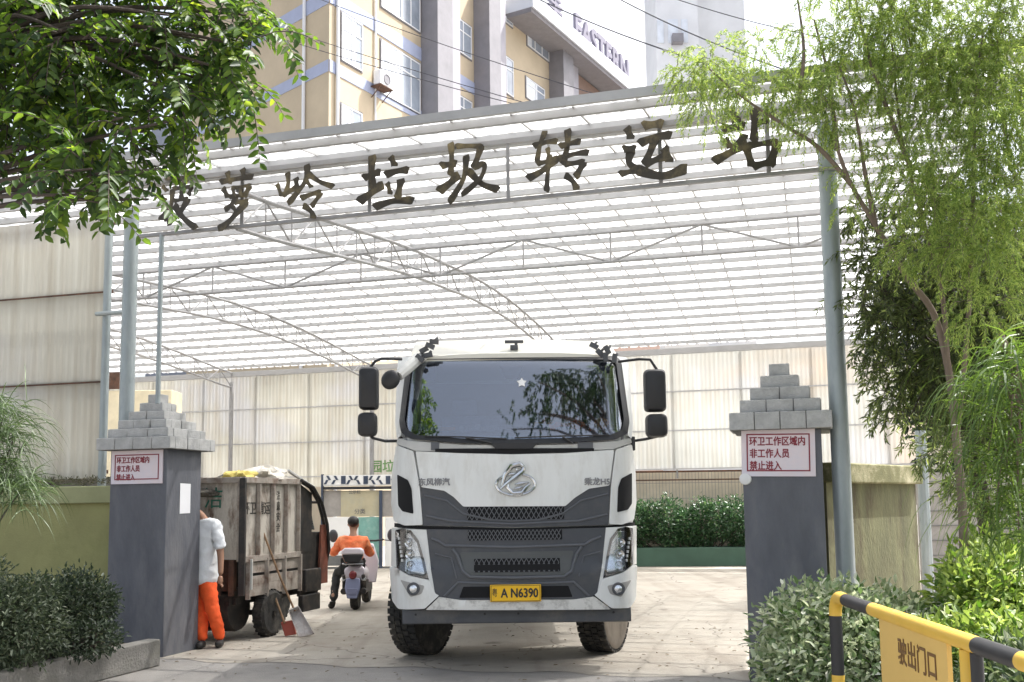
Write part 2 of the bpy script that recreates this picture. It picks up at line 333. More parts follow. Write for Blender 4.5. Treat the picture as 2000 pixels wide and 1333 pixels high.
M['wood'] = mat('wood_handle', (0.26, 0.16, 0.09), 0.7, var=0.3, scale=9)
M['pan'] = mat('dustpan_tin', (0.55, 0.52, 0.50), 0.5, metal=0.3, var=0.2, scale=6, dirt=(0.22, 0.16, 0.12), dirt_amt=0.7, dirt_scale=7)
M['pan_red'] = mat('red_plastic', (0.40, 0.09, 0.06), 0.6, var=0.2)
M['sack_white'] = mat('white_sack', (0.66, 0.62, 0.55), 0.8, var=0.2, scale=8, bump=0.6, bscale=18)
M['sack_yellow'] = mat('yellow_sack', (0.68, 0.56, 0.16), 0.7, var=0.2, scale=8, bump=0.6, bscale=18)
M['rubbish'] = mat('loose_rubbish', (0.10, 0.09, 0.07), 0.9, var=0.6, scale=14, bump=1.0, bscale=20, dirt=(0.35, 0.32, 0.28), dirt_amt=0.7, dirt_scale=12)
M['scoot_white'] = mat('scooter_white', (0.72, 0.66, 0.72), 0.35, var=0.05, coat=0.3)
M['scoot_blue'] = mat('scooter_mudguard', (0.20, 0.22, 0.34), 0.5, var=0.1)
M['tail_red'] = mat('tail_lamp_red', (0.18, 0.02, 0.025), 0.3, var=0.1)
M['yellow'] = mat('barrier_yellow', srgb(212, 172, 62), 0.5, var=0.12, scale=5, dirt=(0.35, 0.26, 0.1), dirt_amt=0.35, dirt_scale=5)
M['board_yellow'] = mat('barrier_board', srgb(206, 172, 96), 0.6, var=0.06, scale=2)
M['brown_print'] = mat('brown_print', (0.16, 0.08, 0.02), 0.6, var=0.05)
M['band_blue'] = mat('hazed_blue_band', (0.36, 0.40, 0.54), 0.85, var=0.06)  # lavender band, paled in its colour for distance haze
M['ochre'] = mat('hazed_ochre_render', (0.51, 0.425, 0.305), 0.9, var=0.10, scale=0.5, dirt=(0.42, 0.35, 0.25), dirt_amt=0.4, dirt_scale=0.4)  # haze over the far block is put into this paler ochre
M['pil_grey'] = mat('grey_tile', (0.22, 0.215, 0.235), 0.7, var=0.12, scale=1.5)
M['pil_grey_light'] = mat('pale_grey_tile', (0.34, 0.33, 0.37), 0.7, var=0.1, scale=1.5)
M['bldg_white'] = mat('white_render', (0.62, 0.64, 0.69), 0.8, var=0.08, scale=0.4)
M['frame_white'] = mat('window_frame', (0.72, 0.73, 0.75), 0.5, var=0.03)
M['pane'] = mat('window_pane', (0.30, 0.34, 0.40), 0.12, var=0.25, scale=0.6, spec=0.8)
M['curtain'] = mat('pale_blind', (0.62, 0.66, 0.72), 0.5, var=0.12, scale=1.2)
M['soffit'] = mat('soffit', (0.20, 0.19, 0.2), 0.8, var=0.1)
M['steel_letter'] = mat('steel_letter', (0.18, 0.17, 0.22), 0.5, metal=0.3, var=0.1)
M['cable'] = mat('cable', (0.05, 0.05, 0.06), 0.6, var=0.1)
M['bark'] = mat('bark', (0.17, 0.13, 0.10), 0.9, var=0.3, scale=10, bump=0.8, bscale=25, stretch=(1, 1, .3))
M['bark_dark'] = mat('bark_dark', (0.07, 0.055, 0.045), 0.9, var=0.3, scale=10, bump=0.8, bscale=25, stretch=(1, 1, .3))
M['block'] = mat('grey_block', (0.32, 0.30, 0.28), 0.9, var=0.15, scale=5)
M['board_beige'] = mat('notice_beige', (0.42, 0.38, 0.26), 0.7, var=0.12, scale=3, dirt=(0.36, 0.38, 0.33), dirt_amt=0.5)
M['teal'] = mat('notice_teal', (0.16, 0.34, 0.30), 0.6, var=0.15, scale=5, dirt=(0.4, 0.5, 0.46), dirt_amt=0.4, dirt_scale=7)
M['navy'] = mat('navy_print', (0.035, 0.05, 0.085), 0.6, var=0.15)
M['green_print'] = mat('green_print', (0.10, 0.22, 0.07), 0.7, var=0.2)
M['green_faded'] = mat('faded_green_print', (0.03, 0.13, 0.09), 0.7, var=0.3, scale=20)
M['dark_print'] = mat('faded_black_print', (0.04, 0.035, 0.03), 0.8, var=0.4, scale=20)

# text turned into a mesh (x right, y up, centred)
def text_mb(s, size, extrude, offset=0.0, cx=True):
    cu = bpy.data.curves.new('text', 'FONT'); cu.body = s; cu.size = size; cu.extrude = extrude; cu.offset = offset
    cu.align_x = 'CENTER' if cx else 'LEFT'; cu.align_y = 'CENTER'; cu.resolution_u = 3
    o = bpy.data.objects.new('text', cu); COL.objects.link(o)
    dg = bpy.context.evaluated_depsgraph_get(); me = o.evaluated_get(dg).to_mesh()
    vs = [v.co.copy() for v in me.vertices]; fs = [tuple(p.vertices) for p in me.polygons]
    o.evaluated_get(dg).to_mesh_clear(); bpy.data.objects.remove(o); bpy.data.curves.remove(cu)
    return vs, fs
def put_text(mb, s, size, origin, xdir, zdir, extrude=0.004, offset=0.0, cx=True, sx=1.0, bold=0.0):
    if bold:
        X = Vector(xdir).normalized(); Z = Vector(zdir).normalized(); n_ = X.cross(Z)
        for i, (a, c) in enumerate(((-1, 0), (1, 0), (0, 1), (0, -1))): put_text(mb, s, size, Vector(origin) + X * (a * bold) + Z * (c * bold) + n_ * (.00015 * (i + 1)), xdir, zdir, extrude, 0, cx, sx)
    vs, fs = text_mb(s, size, extrude, offset, cx); xd = Vector(xdir).normalized(); zd = Vector(zdir).normalized(); nd = xd.cross(zd)
    mb.add([Vector(origin) + xd * (v.x * sx) + zd * v.y + nd * v.z for v in vs], fs); return mb

# skinned figure: nodes {name:(co, radius)}, edges, extra separate chains
from mathutils import noise as mnoise
def skin(name, nodes, edges, m, parent, root, chains=(), sub=2, wrinkle=0.0):
    me = bpy.data.meshes.new(name); names = list(nodes); idx = {k: i for i, k in enumerate(names)}
    vs = [Vector(nodes[k][0]) for k in names]; rr = [nodes[k][1] for k in names]
    es = [(idx[a], idx[b]) for a, b in edges]; roots = [idx[root]]
    for ch in chains:
        b = len(vs); roots.append(b)
        for i, (p, r) in enumerate(ch):
            vs.append(Vector(p)); rr.append(r)
            if i: es.append((b + i - 1, b + i))
    me.from_pydata([tuple(v) for v in vs], es, [])
    o = bpy.data.objects.new(name, me); COL.objects.link(o)
    o.modifiers.new('skin', 'SKIN').use_smooth_shade = True
    sk = me.skin_vertices[0].data if me.skin_vertices else None
    if sk is None:
        bpy.context.view_layer.objects.active = o
        bm = bmesh.new(); bm.from_mesh(me); bm.verts.layers.skin.verify(); bm.to_mesh(me); bm.free(); sk = me.skin_vertices[0].data
    for i, r in enumerate(rr):
        ra = r if isinstance(r, tuple) else (r, r); sk[i].radius = ra; sk[i].use_root = i in roots
    ss = o.modifiers.new('sub', 'SUBSURF'); ss.levels = sub; ss.render_levels = sub
    dg = bpy.context.evaluated_depsgraph_get(); m2 = bpy.data.meshes.new_from_object(o.evaluated_get(dg)); bpy.data.objects.remove(o); bpy.data.meshes.remove(me)
    if wrinkle:
        nn = [v.normal.copy() for v in m2.vertices]
        for v, q in zip(m2.vertices, nn):
            p = v.co; v.co = p + q * wrinkle * (mnoise.noise(Vector((p.x * 9, p.y * 9, p.z * 17))) + .6 * mnoise.noise(Vector((p.x * 22 + p.z * 14, p.y * 22, p.z * 30))))
    if parent is not None: m2.transform(MATS_INV[parent.name])
    ob = link(name, m2, None, parent, False); m2.materials.clear(); m2.materials.append(m); m2.shade_smooth()
    return ob
def hand_chains(wrist, d, side, r=0.0085, curl=0.5, L=0.085):
    """four fingers and a thumb rooted inside the palm"""
    w = Vector(wrist); d = Vector(d).normalized(); s = Vector(side).normalized(); n = d.cross(s).normalized(); out = []
    for i, k in enumerate((0.85, 1.0, 0.95, 0.75)):
        b = w + d * 0.06 + s * (0.03 - 0.02 * i)
        out.append([(b, r), (b + d * (L * .45 * k) + n * (0.01 * curl), r), (b + d * (L * .75 * k) + n * (0.035 * curl), r * .9), (b + d * (L * .85 * k) + n * (0.06 * curl), r * .75)])
    b = w + d * 0.025 + s * 0.03
    out.append([(b, r * 1.1), (b + s * 0.028 + d * 0.025, r), (b + s * 0.035 + d * 0.055 + n * 0.01, r * .85)])
    return out
# ================================================================== ground
g = MB(); g.add([(-220, -60, 0), (220, -60, 0), (220, 300, 0), (-220, 300, 0)], [(0, 1, 2, 3)])
struct(g.build('road', M['asphalt'], smooth=False))
g = MB(); er = random.Random(2)
edge = [gt(-6 + 28 * i / 140, -.15 + er.uniform(-.05, .05) + .08 * math.sin(i * .9), .004) for i in range(141)]
g.add(edge + [gt(22, 17.6, .004), gt(-6, 17.6, .004)], [tuple(range(143))])
struct(g.build('yard_floor', M['concrete'], smooth=False))

# ================================================================== canopy
def roof_z(s):
    u = (s + 0.55) / 16.85
    return 5.35 + 0.2 * u + 0.6 * 4 * u * (1 - u)
T0, T1 = -1.75, 21.0
canopy = thing('canopy', 'big arched canopy of white translucent sheets on grey steel over the yard', 'canopy', gt(8, 8))
b = MB(); prof = []
t = T0
while t < T1:
    prof += [(t, 0), (t + .17, 0), (t + .19, .03), (t + .23, .03), (t + .25, 0)]; t += .25
prof = [p for i, p in enumerate(prof) if i == 0 or p[0] - prof[i - 1][0] > 1e-4]
NS = 22; vs = []; fs = []
for j in range(NS + 1):
    s = -0.55 + 16.85 * j / NS
    for (tt, dz) in prof: vs.append(gt(tt, s, roof_z(s) + .05 + dz))
n = len(prof)
for j in range(NS):
    for i in range(n - 1): fs.append((j * n + i, j * n + i + 1, (j + 1) * n + i + 1, (j + 1) * n + i))
b.add(vs, fs); b.build('roof_sheet', M['roof'], canopy, smooth=False)
# overlap seams of the sheets, seen as thin dark lines running into the yard
b = MB(); t = T0 + .4
while t < T1:
    pts = [gt(t, -0.5 + 16.8 * j / 16, roof_z(-0.5 + 16.8 * j / 16) + .035) for j in range(17)]
    for a, c in zip(pts[:-1], pts[1:]): b.beam(a, c, .02, .02)
    t += .62
b.build('sheet_seams', M['fascia'], canopy, smooth=False)
s = -0.42; k = 0
while s < 16.3:
    b = MB(); z = roof_z(s)
    wv, hv = (.05, .078)
    b.beam(gt(T0, s, z - hv / 2 + .03), gt(T1, s, z - hv / 2 + .03), wv, hv)
    b.build('purlin', M['purlin'], canopy, smooth=False); s += .74; k += 1
b = MB(); b.beam(gt(T0, -.58, roof_z(-.55) + .06), gt(T1, -.58, roof_z(-.55) + .06), .04, .09)
b.build('fascia', M['fascia'], canopy, smooth=False)
b = MB(); b.beam(gt(T0, .02, 5.285), gt(T1, .02, 5.285), .06, .06); b.build('front_beam', M['purlin'], canopy, smooth=False)
b = MB(); b.beam(gt(T0, 16.25, roof_z(16.25) - .12), gt(T1, 16.25, roof_z(16.25) - .12), .08, .14); b.build('rear_beam', M['purlin'], canopy, smooth=False)
def chord(s):                                     # bottom chord height of the arch trusses
    pts = [(0, 4.64), (2, 4.89), (5, 5.24), (8.6, 5.48), (11, 5.47), (13.2, 5.33), (16.2, 5.02)]
    for (a, za), (c, zc) in zip(pts[:-1], pts[1:]):
        if s <= c:
            u = (s - a) / (c - a); return za + (zc - za) * u
    return pts[-1][1]
def smooth_chord(s): return sum(chord(min(16.2, max(0, s + d))) for d in (-.8, -.4, 0, .4, .8)) / 5
for t in (6.3, 11.9, 16.3):
    b = MB(); SS = [16.2 * j / 26 for j in range(27)]
    b.tube([gt(t, s, smooth_chord(s)) for s in SS], .026, 6)
    b.tube([gt(t, s, smooth_chord(s) + .43) for s in SS], .026, 6)
    for j in range(26):
        s0, s1 = SS[j], SS[j + 1]; up = j % 2 == 0
        b.tube([gt(t, s0, smooth_chord(s0) + (0 if up else .43)), gt(t, s1, smooth_chord(s1) + (.43 if up else 0))], .012, 5)
        b.tube([gt(t, s1, smooth_chord(s1)), gt(t, s1, smooth_chord(s1) + .43)], .010, 5)
    b.build('arch_truss', M['steel'], canopy)
b = MB(); zb = 5.17; zt = 5.62; tt = -1.0; i = 0
b.tube([gt(-1.1, 5, zb), gt(20.6, 5, zb)], .022, 6); b.tube([gt(-1.1, 5, zt), gt(20.6, 5, zt)], .022, 6)
while tt < 20:
    b.tube([gt(tt, 5, zb if i % 2 else zt), gt(tt + 1.35, 5, zt if i % 2 else zb)], .017, 5)
    b.tube([gt(tt, 5, zb), gt(tt, 5, zt)], .015, 5); tt += 1.35; i += 1
b.build('lattice_truss', M['steel'], canopy)
for t in (6.3, 11.9, 16.3, 20.5):
    b = MB(); b.tube([gt(t, 16.2, 0), gt(t, 16.2, 5.2)], .06, 12); b.build('post', M['steel'], canopy)

# tall galvanised posts of the gate
def post(p, r, z1, label):
    p = Vector(p); th = thing('steel_post', label, 'post', p, 0, 'round steel posts of the gate')
    b = MB(); b.tube([p, p + Vector((0, 0, z1))], r, 20); b.build('pipe', M['galv'], th)
    b = MB(); b.lathe([(r + .03, .0), (r + .03, .02)], Matrix.Translation(p + Vector((0, 0, .004))), 20); b.build('base_plate', M['galv'], th)
pr = at_y(1645, 960, 9.3); post((pr.x, pr.y, 0), .083, 5.12, 'thick galvanised post touching the right brick topped pillar')
pl = at_y(250, 700, 11.95); post((pl.x, pl.y, 0), .085, 5.16, 'thick galvanised post rising behind the left brick topped pillar')
pe = at_y(206, 700, 12.6)
p0 = Vector((pe.x, pe.y, 0))
th = thing('steel_post', 'thin grey post at the end of the left translucent sheet wall', 'post', p0)
b = MB(); b.tube([p0, p0 + Vector((0, 0, 5.25))], .05, 12); b.build('pipe', M['galv'], th)
b = MB(); b.tube([p0 + Vector((-.12, -.02, 4.02)), p0 + Vector((.50, -.38, 3.98))], .028, 8); b.build('brace', M['galv'], th)

# ================================================================== gate sign: frame and eight brush characters
SN = -ND; SP = gt(0, -.08)
sign = thing('gate_sign', 'see through overhead sign of big dark brush characters between two rails', 'sign', gt(3.6, -.08))
def on_sign(px, py, off=0.0): return on_plane(px, py, SP + SN * off, SN)
zb = (on_sign(315, 459).z + on_sign(1600, 331).z) / 2
ztop = 5.27
b = MB(); b.beam(gt(-.05, -.08, zb), gt(7.5, -.08, zb), .05, .035); b.build('bottom_rail', M['steel'], sign, smooth=False)
b = MB(); b.beam(gt(-.05, -.08, ztop), gt(7.5, -.08, ztop), .05, .05); b.build('top_rail', M['steel'], sign, smooth=False)
for px, py in ((473, 400), (722, 400), (992, 330), (1289, 300), (1500, 300)):
    q = on_sign(px, py); b = MB(); b.beam(Vector((q.x, q.y, zb)), Vector((q.x, q.y, ztop)), .035, .035, up=(0, 1, 0)); b.build('upright', M['steel'], sign, smooth=False)
q = on_sign(316, 460)
b = MB(); b.tube([Vector((q.x, q.y, 2.75)), Vector((q.x, q.y, zb))], .027, 10); b.build('support_pipe', M['galv'], sign)
CH = {
 'bo': (280, 300, .2, [([(205, 240), (350, 238), (510, 225)], 46), ([(300, 185), (300, 275)], 48), ([(420, 170), (418, 275)], 50), ([(185, 320), (235, 372)], 46), ([(170, 420), (222, 462)], 46), ([(165, 650), (250, 520)], 52),
   ([(285, 345), (475, 325)], 46), ([(470, 325), (440, 415)], 46), ([(285, 345), (268, 520), (200, 660)], 50), ([(372, 280), (372, 452)], 50), ([(290, 465), (440, 440)], 44), ([(440, 440), (340, 600), (230, 690)], 58), ([(300, 500), (390, 630), (520, 735)], 66)]),
 'luo': (280, 300, .2, [([(745, 280), (900, 252), (1075, 225)], 58), ([(820, 175), (842, 300)], 52), ([(968, 145), (985, 262)], 58), ([(775, 335), (830, 435)], 56), ([(860, 340), (1055, 310)], 40), ([(872, 330), (890, 425)], 40), ([(945, 330), (950, 412)], 40), ([(1040, 318), (985, 425)], 56),
   ([(830, 425), (1000, 405)], 46), ([(905, 430), (860, 500), (795, 555)], 56), ([(880, 482), (1025, 468)], 52), ([(1010, 470), (905, 590), (820, 680), (730, 742)], 66), ([(870, 520), (915, 580)], 46)]),
 'ling': (280, 300, .2, [([(1408, 185), (1415, 280), (1398, 385)], 52), ([(1305, 295), (1352, 425)], 44), ([(1350, 415), (1500, 330)], 56), ([(1490, 235), (1500, 345)], 56), ([(1600, 105), (1590, 250), (1505, 380), (1410, 495)], 58), ([(1600, 190), (1720, 275), (1862, 325)], 58), ([(1595, 275), (1645, 335)], 46),
   ([(1535, 440), (1640, 400), (1735, 378)], 58), ([(1735, 385), (1640, 525)], 52), ([(1560, 505), (1640, 570), (1662, 635)], 60)]),
 'la': (680, 240, .24, [([(198, 265), (192, 400), (205, 545)], 62), ([(118, 452), (265, 398)], 60), ([(85, 645), (190, 570), (285, 500)], 72), ([(345, 275), (382, 355)], 56), ([(300, 425), (400, 395), (492, 385)], 62), ([(318, 485), (345, 585)], 42), ([(432, 455), (400, 625)], 62), ([(208, 690), (360, 640), (535, 632)], 64)]),
 'ji': (680, 240, .24, [([(835, 160), (842, 300), (832, 435)], 52), ([(748, 352), (885, 330)], 62), ([(735, 560), (830, 490), (900, 420)], 72), ([(875, 192), (985, 190), (1095, 195)], 46), ([(1082, 190), (1050, 290), (1018, 375)], 58), ([(962, 262), (940, 450), (820, 655)], 52), ([(1020, 372), (1105, 335), (1095, 420), (1030, 500), (920, 592)], 46), ([(975, 385), (1090, 500), (1228, 545)], 62)]),
 'zhuan': (680, 240, .24, [([(1505, 192), (1610, 160), (1705, 150)], 50), ([(1605, 65), (1562, 180), (1535, 325)], 44), ([(1622, 200), (1640, 330)], 38), ([(1530, 335), (1690, 300)], 46), ([(1458, 455), (1580, 392), (1705, 285)], 62), ([(1640, 260), (1622, 430), (1615, 565)], 46),
   ([(1715, 192), (1895, 150)], 52), ([(1788, 50), (1782, 200), (1745, 345)], 56), ([(1700, 300), (1830, 258), (1962, 240)], 52), ([(1748, 342), (1925, 318)], 52), ([(1920, 320), (1848, 450)], 60), ([(1765, 425), (1830, 480), (1862, 545)], 56)]),
 'yun': (1000, 130, .35, [([(640, 340), (665, 405)], 46), ([(728, 332), (845, 318)], 52), ([(708, 432), (800, 395), (892, 382)], 48), ([(800, 400), (770, 480), (738, 552)], 48), ([(735, 548), (860, 500)], 46), ([(848, 450), (882, 535)], 50), ([(618, 462), (692, 458)], 42), ([(665, 468), (655, 540), (725, 592)], 48), ([(598, 602), (705, 578)], 38), ([(690, 575), (840, 612), (978, 565)], 58)]),
 'zhan': (1000, 130, .35, [([(1215, 245), (1258, 312)], 56), ([(1168, 355), (1302, 328)], 50), ([(1188, 405), (1222, 455)], 42), ([(1302, 378), (1240, 462)], 46), ([(1125, 532), (1220, 480), (1312, 430)], 52), ([(1355, 228), (1350, 425)], 48), ([(1350, 322), (1435, 298)], 42), ([(1308, 450), (1340, 562)], 48), ([(1338, 560), (1462, 528)], 48), ([(1482, 418), (1440, 555)], 56), ([(1308, 445), (1482, 420)], 40)]),
}
def stroke(mb, pts, w, off):
    """one brush stroke: wedge-shaped head, swelling body, sheared tail; polygon in the sign plane with real thickness"""
    P = [Vector(p) for p in pts]
    if len(P) > 2:
        Q = []
        for i in range(len(P) - 1):
            p0 = P[max(i - 1, 0)]; p1 = P[i]; p2 = P[i + 1]; p3 = P[min(i + 2, len(P) - 1)]
            for k in range(8):
                u = k / 8; Q.append(0.5 * ((2 * p1) + (p2 - p0) * u + (2 * p0 - 5 * p1 + 4 * p2 - p3) * u * u + (3 * p1 - p0 - 3 * p2 + p3) * u ** 3))
        P = Q + [P[-1]]
    else: P = [P[0].lerp(P[1], k / 10) for k in range(11)]
    n = len(P); Lf = []; Rt = []
    for i, p in enumerate(P):
        d = (P[min(i + 1, n - 1)] - P[max(i - 1, 0)]).normalized(); nn = Vector((-d.y, d.x)); u = i / (n - 1)
        k = (0.70 + 0.55 * (abs(u - .5) * 2) ** 1.6) * w / 2 * (min(1, .55 + u * 5) if u < .1 else 1) * (min(1, .5 + (1 - u) * 4.5) if u > .88 else 1)
        sh = d * (k * .45)
        Lf.append(p + nn * k + (sh if i in (0,) else -sh if i == n - 1 else Vector((0, 0)))); Rt.append(p - nn * k - (sh if i == 0 else -sh if i == n - 1 else Vector((0, 0))))
    vs = []; N2 = 2 * n
    for o in (off, off + .05):
        for q in Lf + Rt: vs.append(on_sign(q.x, q.y, o))
    fs = []
    for i in range(n - 1):
        fs += [(i, i + 1, n + i + 1, n + i), (N2 + n + i, N2 + n + i + 1, N2 + i + 1, N2 + i), (i, N2 + i, N2 + i + 1, i + 1), (n + i + 1, N2 + n + i + 1, N2 + n + i, n + i)]
    fs += [(0, n, N2 + n, N2), (n - 1, N2 + n - 1, N2 + 2 * n - 1, 2 * n - 1)]
    mb.add(vs, fs)
for key, (ox, oy, k, strokes) in CH.items():
    b = MB()
    for i, (pts, w) in enumerate(strokes):
        stroke(b, [(ox + x * k, oy + y * k) for x, y in pts], w * k * 1.08, .03 + .0025 * (i % 7))
    b.build('character', M['sign_char'], sign, smooth=False)

# ================================================================== gate pillars
def pillar(corner, wx, wd, label, steps, cap_z, top_z, over):
    c = Vector(corner); ctr = c - GD * 0 + GD * (wx / 2) + ND * (wd / 2)
    th = thing('gate_pillar', label, 'pillar', ctr, -GY, 'two grey gate pillars with stepped brick caps')
    b = MB(); b.box((0, 0, cap_z / 2), (wx, wd, cap_z)); b.build('shaft', M['pillar'], th, local=True, bevel=.008)
    b = MB(); mo = MB(); h = (top_z - cap_z) / (steps + 1.35); z = cap_z; rnd = random.Random(3)
    for k in range(steps + 1):
        hh = h * 1.35 if k == 0 else h
        fx = (wx + 2 * over) * (1 - k / (steps + .9)) if k else wx + 2 * over
        fy = (wd + 2 * over) * (1 - k / (steps + .9)) if k else wd + 2 * over
        if k == steps:
            b.box((0, 0, z + hh / 2), (fx + .02, fy + .02, hh - .006)); z += hh; continue
        mo.box((0, 0, z + hh / 2), (fx - .036, fy - .036, hh - .001))
        n = max(1, round(fx / .235)); g_ = .006
        for side in (-1, 1):
            for i in range(n):
                w = fx / n; b.box((-fx / 2 + w * (i + .5), side * (fy / 2 - .05) + rnd.uniform(-.008, .008), z + hh / 2), (w - g_, .1, hh - g_))
        n2 = max(1, round((fy - .2) / .235))
        if fy > .25:
            for side in (-1, 1):
                for i in range(n2):
                    w = (fy - .2) / n2; b.box((side * (fx / 2 - .05) + rnd.uniform(-.008, .008), -(fy - .2) / 2 + w * (i + .5), z + hh / 2), (.1, w - g_, hh - g_))
        if k == steps or fx < .35: b.box((0, 0, z + hh / 2), (fx - .02, max(.05, fy - .19), hh - g_))
        z += hh
    mo.build('mortar', M['mortar'], th, local=True, smooth=False); b.build('brick_cap', M['capstone'], th, local=True, bevel=.006)
    return th, ctr
plc = at_z(317.5, 1285)
prc = at_z(1465, 1332)
PL, plctr = pillar(plc - GD * .73, .73, .66, 'left gate pillar with a paper notice and worker beside it', 5, 2.25, 2.9, .11)
PR, prctr = pillar(prc, .70, .70, 'right gate pillar with clear pinkish sign by the variegated shrub', 4, 2.24, 2.88, .10)

# notices on the pillars
def notice(c, label, w, h, lines, tilt):
    th = thing('notice_sign', label, 'sign', c)
    up = (Vector((0, 0, 1)) + GD * tilt).normalized(); xd = GD - up * GD.dot(up); xd.normalize(); nn = -ND
    def rect(mb, x0, x1, z0, z1, d0, d1):
        mb.prism([c + xd * x0 + up * z0, c + xd * x1 + up * z0, c + xd * x1 + up * z1, c + xd * x0 + up * z1], nn * d0, nn * d1)
    b = MB(); rect(b, -w / 2, w / 2, -h / 2, h / 2, .003, .018); b.build('board', M['sign_white'], th, smooth=False)
    b = MB(); e = .045; q = .012
    for (x0, x1, z0, z1) in ((-w / 2 + e, w / 2 - e, h / 2 - e - q, h / 2 - e), (-w / 2 + e, w / 2 - e, -h / 2 + e, -h / 2 + e + q), (-w / 2 + e, -w / 2 + e + q, -h / 2 + e + q, h / 2 - e - q), (w / 2 - e - q, w / 2 - e, -h / 2 + e + q, h / 2 - e - q)):
        rect(b, x0, x1, z0, z1, .019, .021)
    b.build('red_border', M['sign_red'], th, smooth=False)
    b = MB(); sz = h * .205
    for i, ln in enumerate(lines):
        put_text(b, ln, sz, c + xd * (-w / 2 + e + .025) + up * (h / 2 - e - .025 - sz * .55 - i * sz * 1.25) + nn * .0205, xd, up, .001, .0012, cx=False, sx=.80, bold=.0022)
    b.build('lettering', M['sign_red'], th, smooth=False)
    return th
LN = ['环卫工作区域内', '非工作人员', '禁止进入']
notice(prc + GD * .32 + Vector((0, 0, 2.035)), 'white sign with sharp red Chinese lettering on the right gate pillar', .645, .43, LN, .02)
notice(plc - GD * .375 + Vector((0, 0, 2.06)), 'shaded mauve sign with faint red lettering on the left gate pillar', .66, .37, LN, 0)
c = on_plane(361, 974, plc, GD); th = thing('paper_notice', 'blank white paper sheet pasted on the sunny side of the left pillar', 'notice', c)
b = MB(); b.prism([c - ND * .10 + Vector((0, 0, -.17)), c + ND * .10 + Vector((0, 0, -.165)), c + ND * .10 + Vector((0, 0, .165)), c - ND * .10 + Vector((0, 0, .17))], GD * .003, GD * .006)
b.build('sheet', M['paper'], th, smooth=False)
c = on_plane(1456, 936, prc, ND)
b = MB(); b.lathe([(.055, 0), (.05, .03), (.02, .04)], Matrix.Translation(c) @ (-ND).to_track_quat('Z', 'Y').to_matrix().to_4x4(), 16)
tag(b.build('round_lamp', M['white']), 'small round white fitting under the sign on the right pillar edge', 'lamp')

# ================================================================== walls around
def corrugated(mb, t0, t1, s, z0, z1, pitch=.075, amp=.018):
    n = int(abs(t1 - t0) / pitch * 4); vs = []; fs = []
    for i in range(n + 1):
        tt = t0 + (t1 - t0) * i / n; a = amp * math.sin(2 * math.pi * i / 4)
        vs += [gt(tt, s + a, z0), gt(tt, s + a, z1)]
    for i in range(n): fs.append((2 * i, 2 * i + 2, 2 * i + 3, 2 * i + 1))
    mb.add(vs, fs)
th = thing('corrugated_wall', 'long pale translucent sheet wall closing the back of the yard under the canopy', 'wall', gt(8, 16.6))
for i, (t0, t1) in enumerate([(-6, 1.2), (1.2, 6.5), (6.5, 12.2), (12.2, 21)]):
    b = MB(); corrugated(b, t0, t1, 16.5, 2.42 if i < 2 else 2.15, 5.5, pitch=.11, amp=.0045); b.build('sheet_panel', M['wall_sheet_pale' if i < 2 else 'wall_sheet'], th, smooth=False)
b = MB()
for z in (2.44, 3.42, 4.42, 5.4): b.beam(gt(-6, 16.46, z), gt(21, 16.46, z), .03, .035)
b.build('rails', M['purlin'], th, smooth=False)
tt = -5.0
while tt < 20.5:
    b = MB(); b.beam(gt(tt, 16.56, 2.2), gt(tt, 16.56, 5.45), .04, .04, up=(0, 1, 0)); b.build('stud', M['steel'], th, smooth=False); tt += 1.72
# left front wall of translucent sheets
tl = (R0 - p0).dot(GD); sl_ = (p0 - R0).dot(ND)
th = thing('corrugated_wall', 'streaked beige translucent sheet wall standing above the green wall on the left', 'wall', gt(tl + 3, sl_))
for z0, z1 in ((2.02, 3.2), (3.2, 4.33), (4.33, 5.3)):
    b = MB(); corrugated(b, tl + .06, tl + 8, sl_ + .02 + .012 * (z0 > 3) + .012 * (z0 > 4), z0 - .04, z1, pitch=.09, amp=.004); b.build('sheet_panel', M['wall_sheet'], th, smooth=False)
b = MB()
for z in (2.06, 3.2, 4.33, 5.22): b.beam(gt(tl, sl_ + .09, z), gt(tl + 8, sl_ + .09, z), .05, .045)
for z in (3.17, 4.30): b.beam(gt(tl, sl_ - .02, z), gt(tl + 8, sl_ - .02, z), .012, .02)
b.build('rails', M['rust'], th, smooth=False)
# green rendered wall, left
zc = 1.87; sg = (plc - R0).dot(ND) + .42; tg = (R0 - plc).dot(GD) + .73
th = thing('rendered_wall', 'low olive green rendered wall beside the left gate pillar', 'wall', gt(tg + 3, sg))
b = MB(); b.prism([gt(tg + .02, sg, 0), gt(tg + 9, sg, 0), gt(tg + 9, sg, zc - .2), gt(tg + .02, sg, zc - .2)], (0, 0, 0), ND * .2); b.build('wall_face', M['green_wall'], th, smooth=False)
b = MB(); b.prism([gt(tg + .02, sg - .06, zc - .2), gt(tg + 9, sg - .06, zc - .2), gt(tg + 9, sg - .06, zc), gt(tg + .02, sg - .06, zc)], (0, 0, 0), ND * .32); b.build('coping', M['green_cap'], th, bevel=.01)
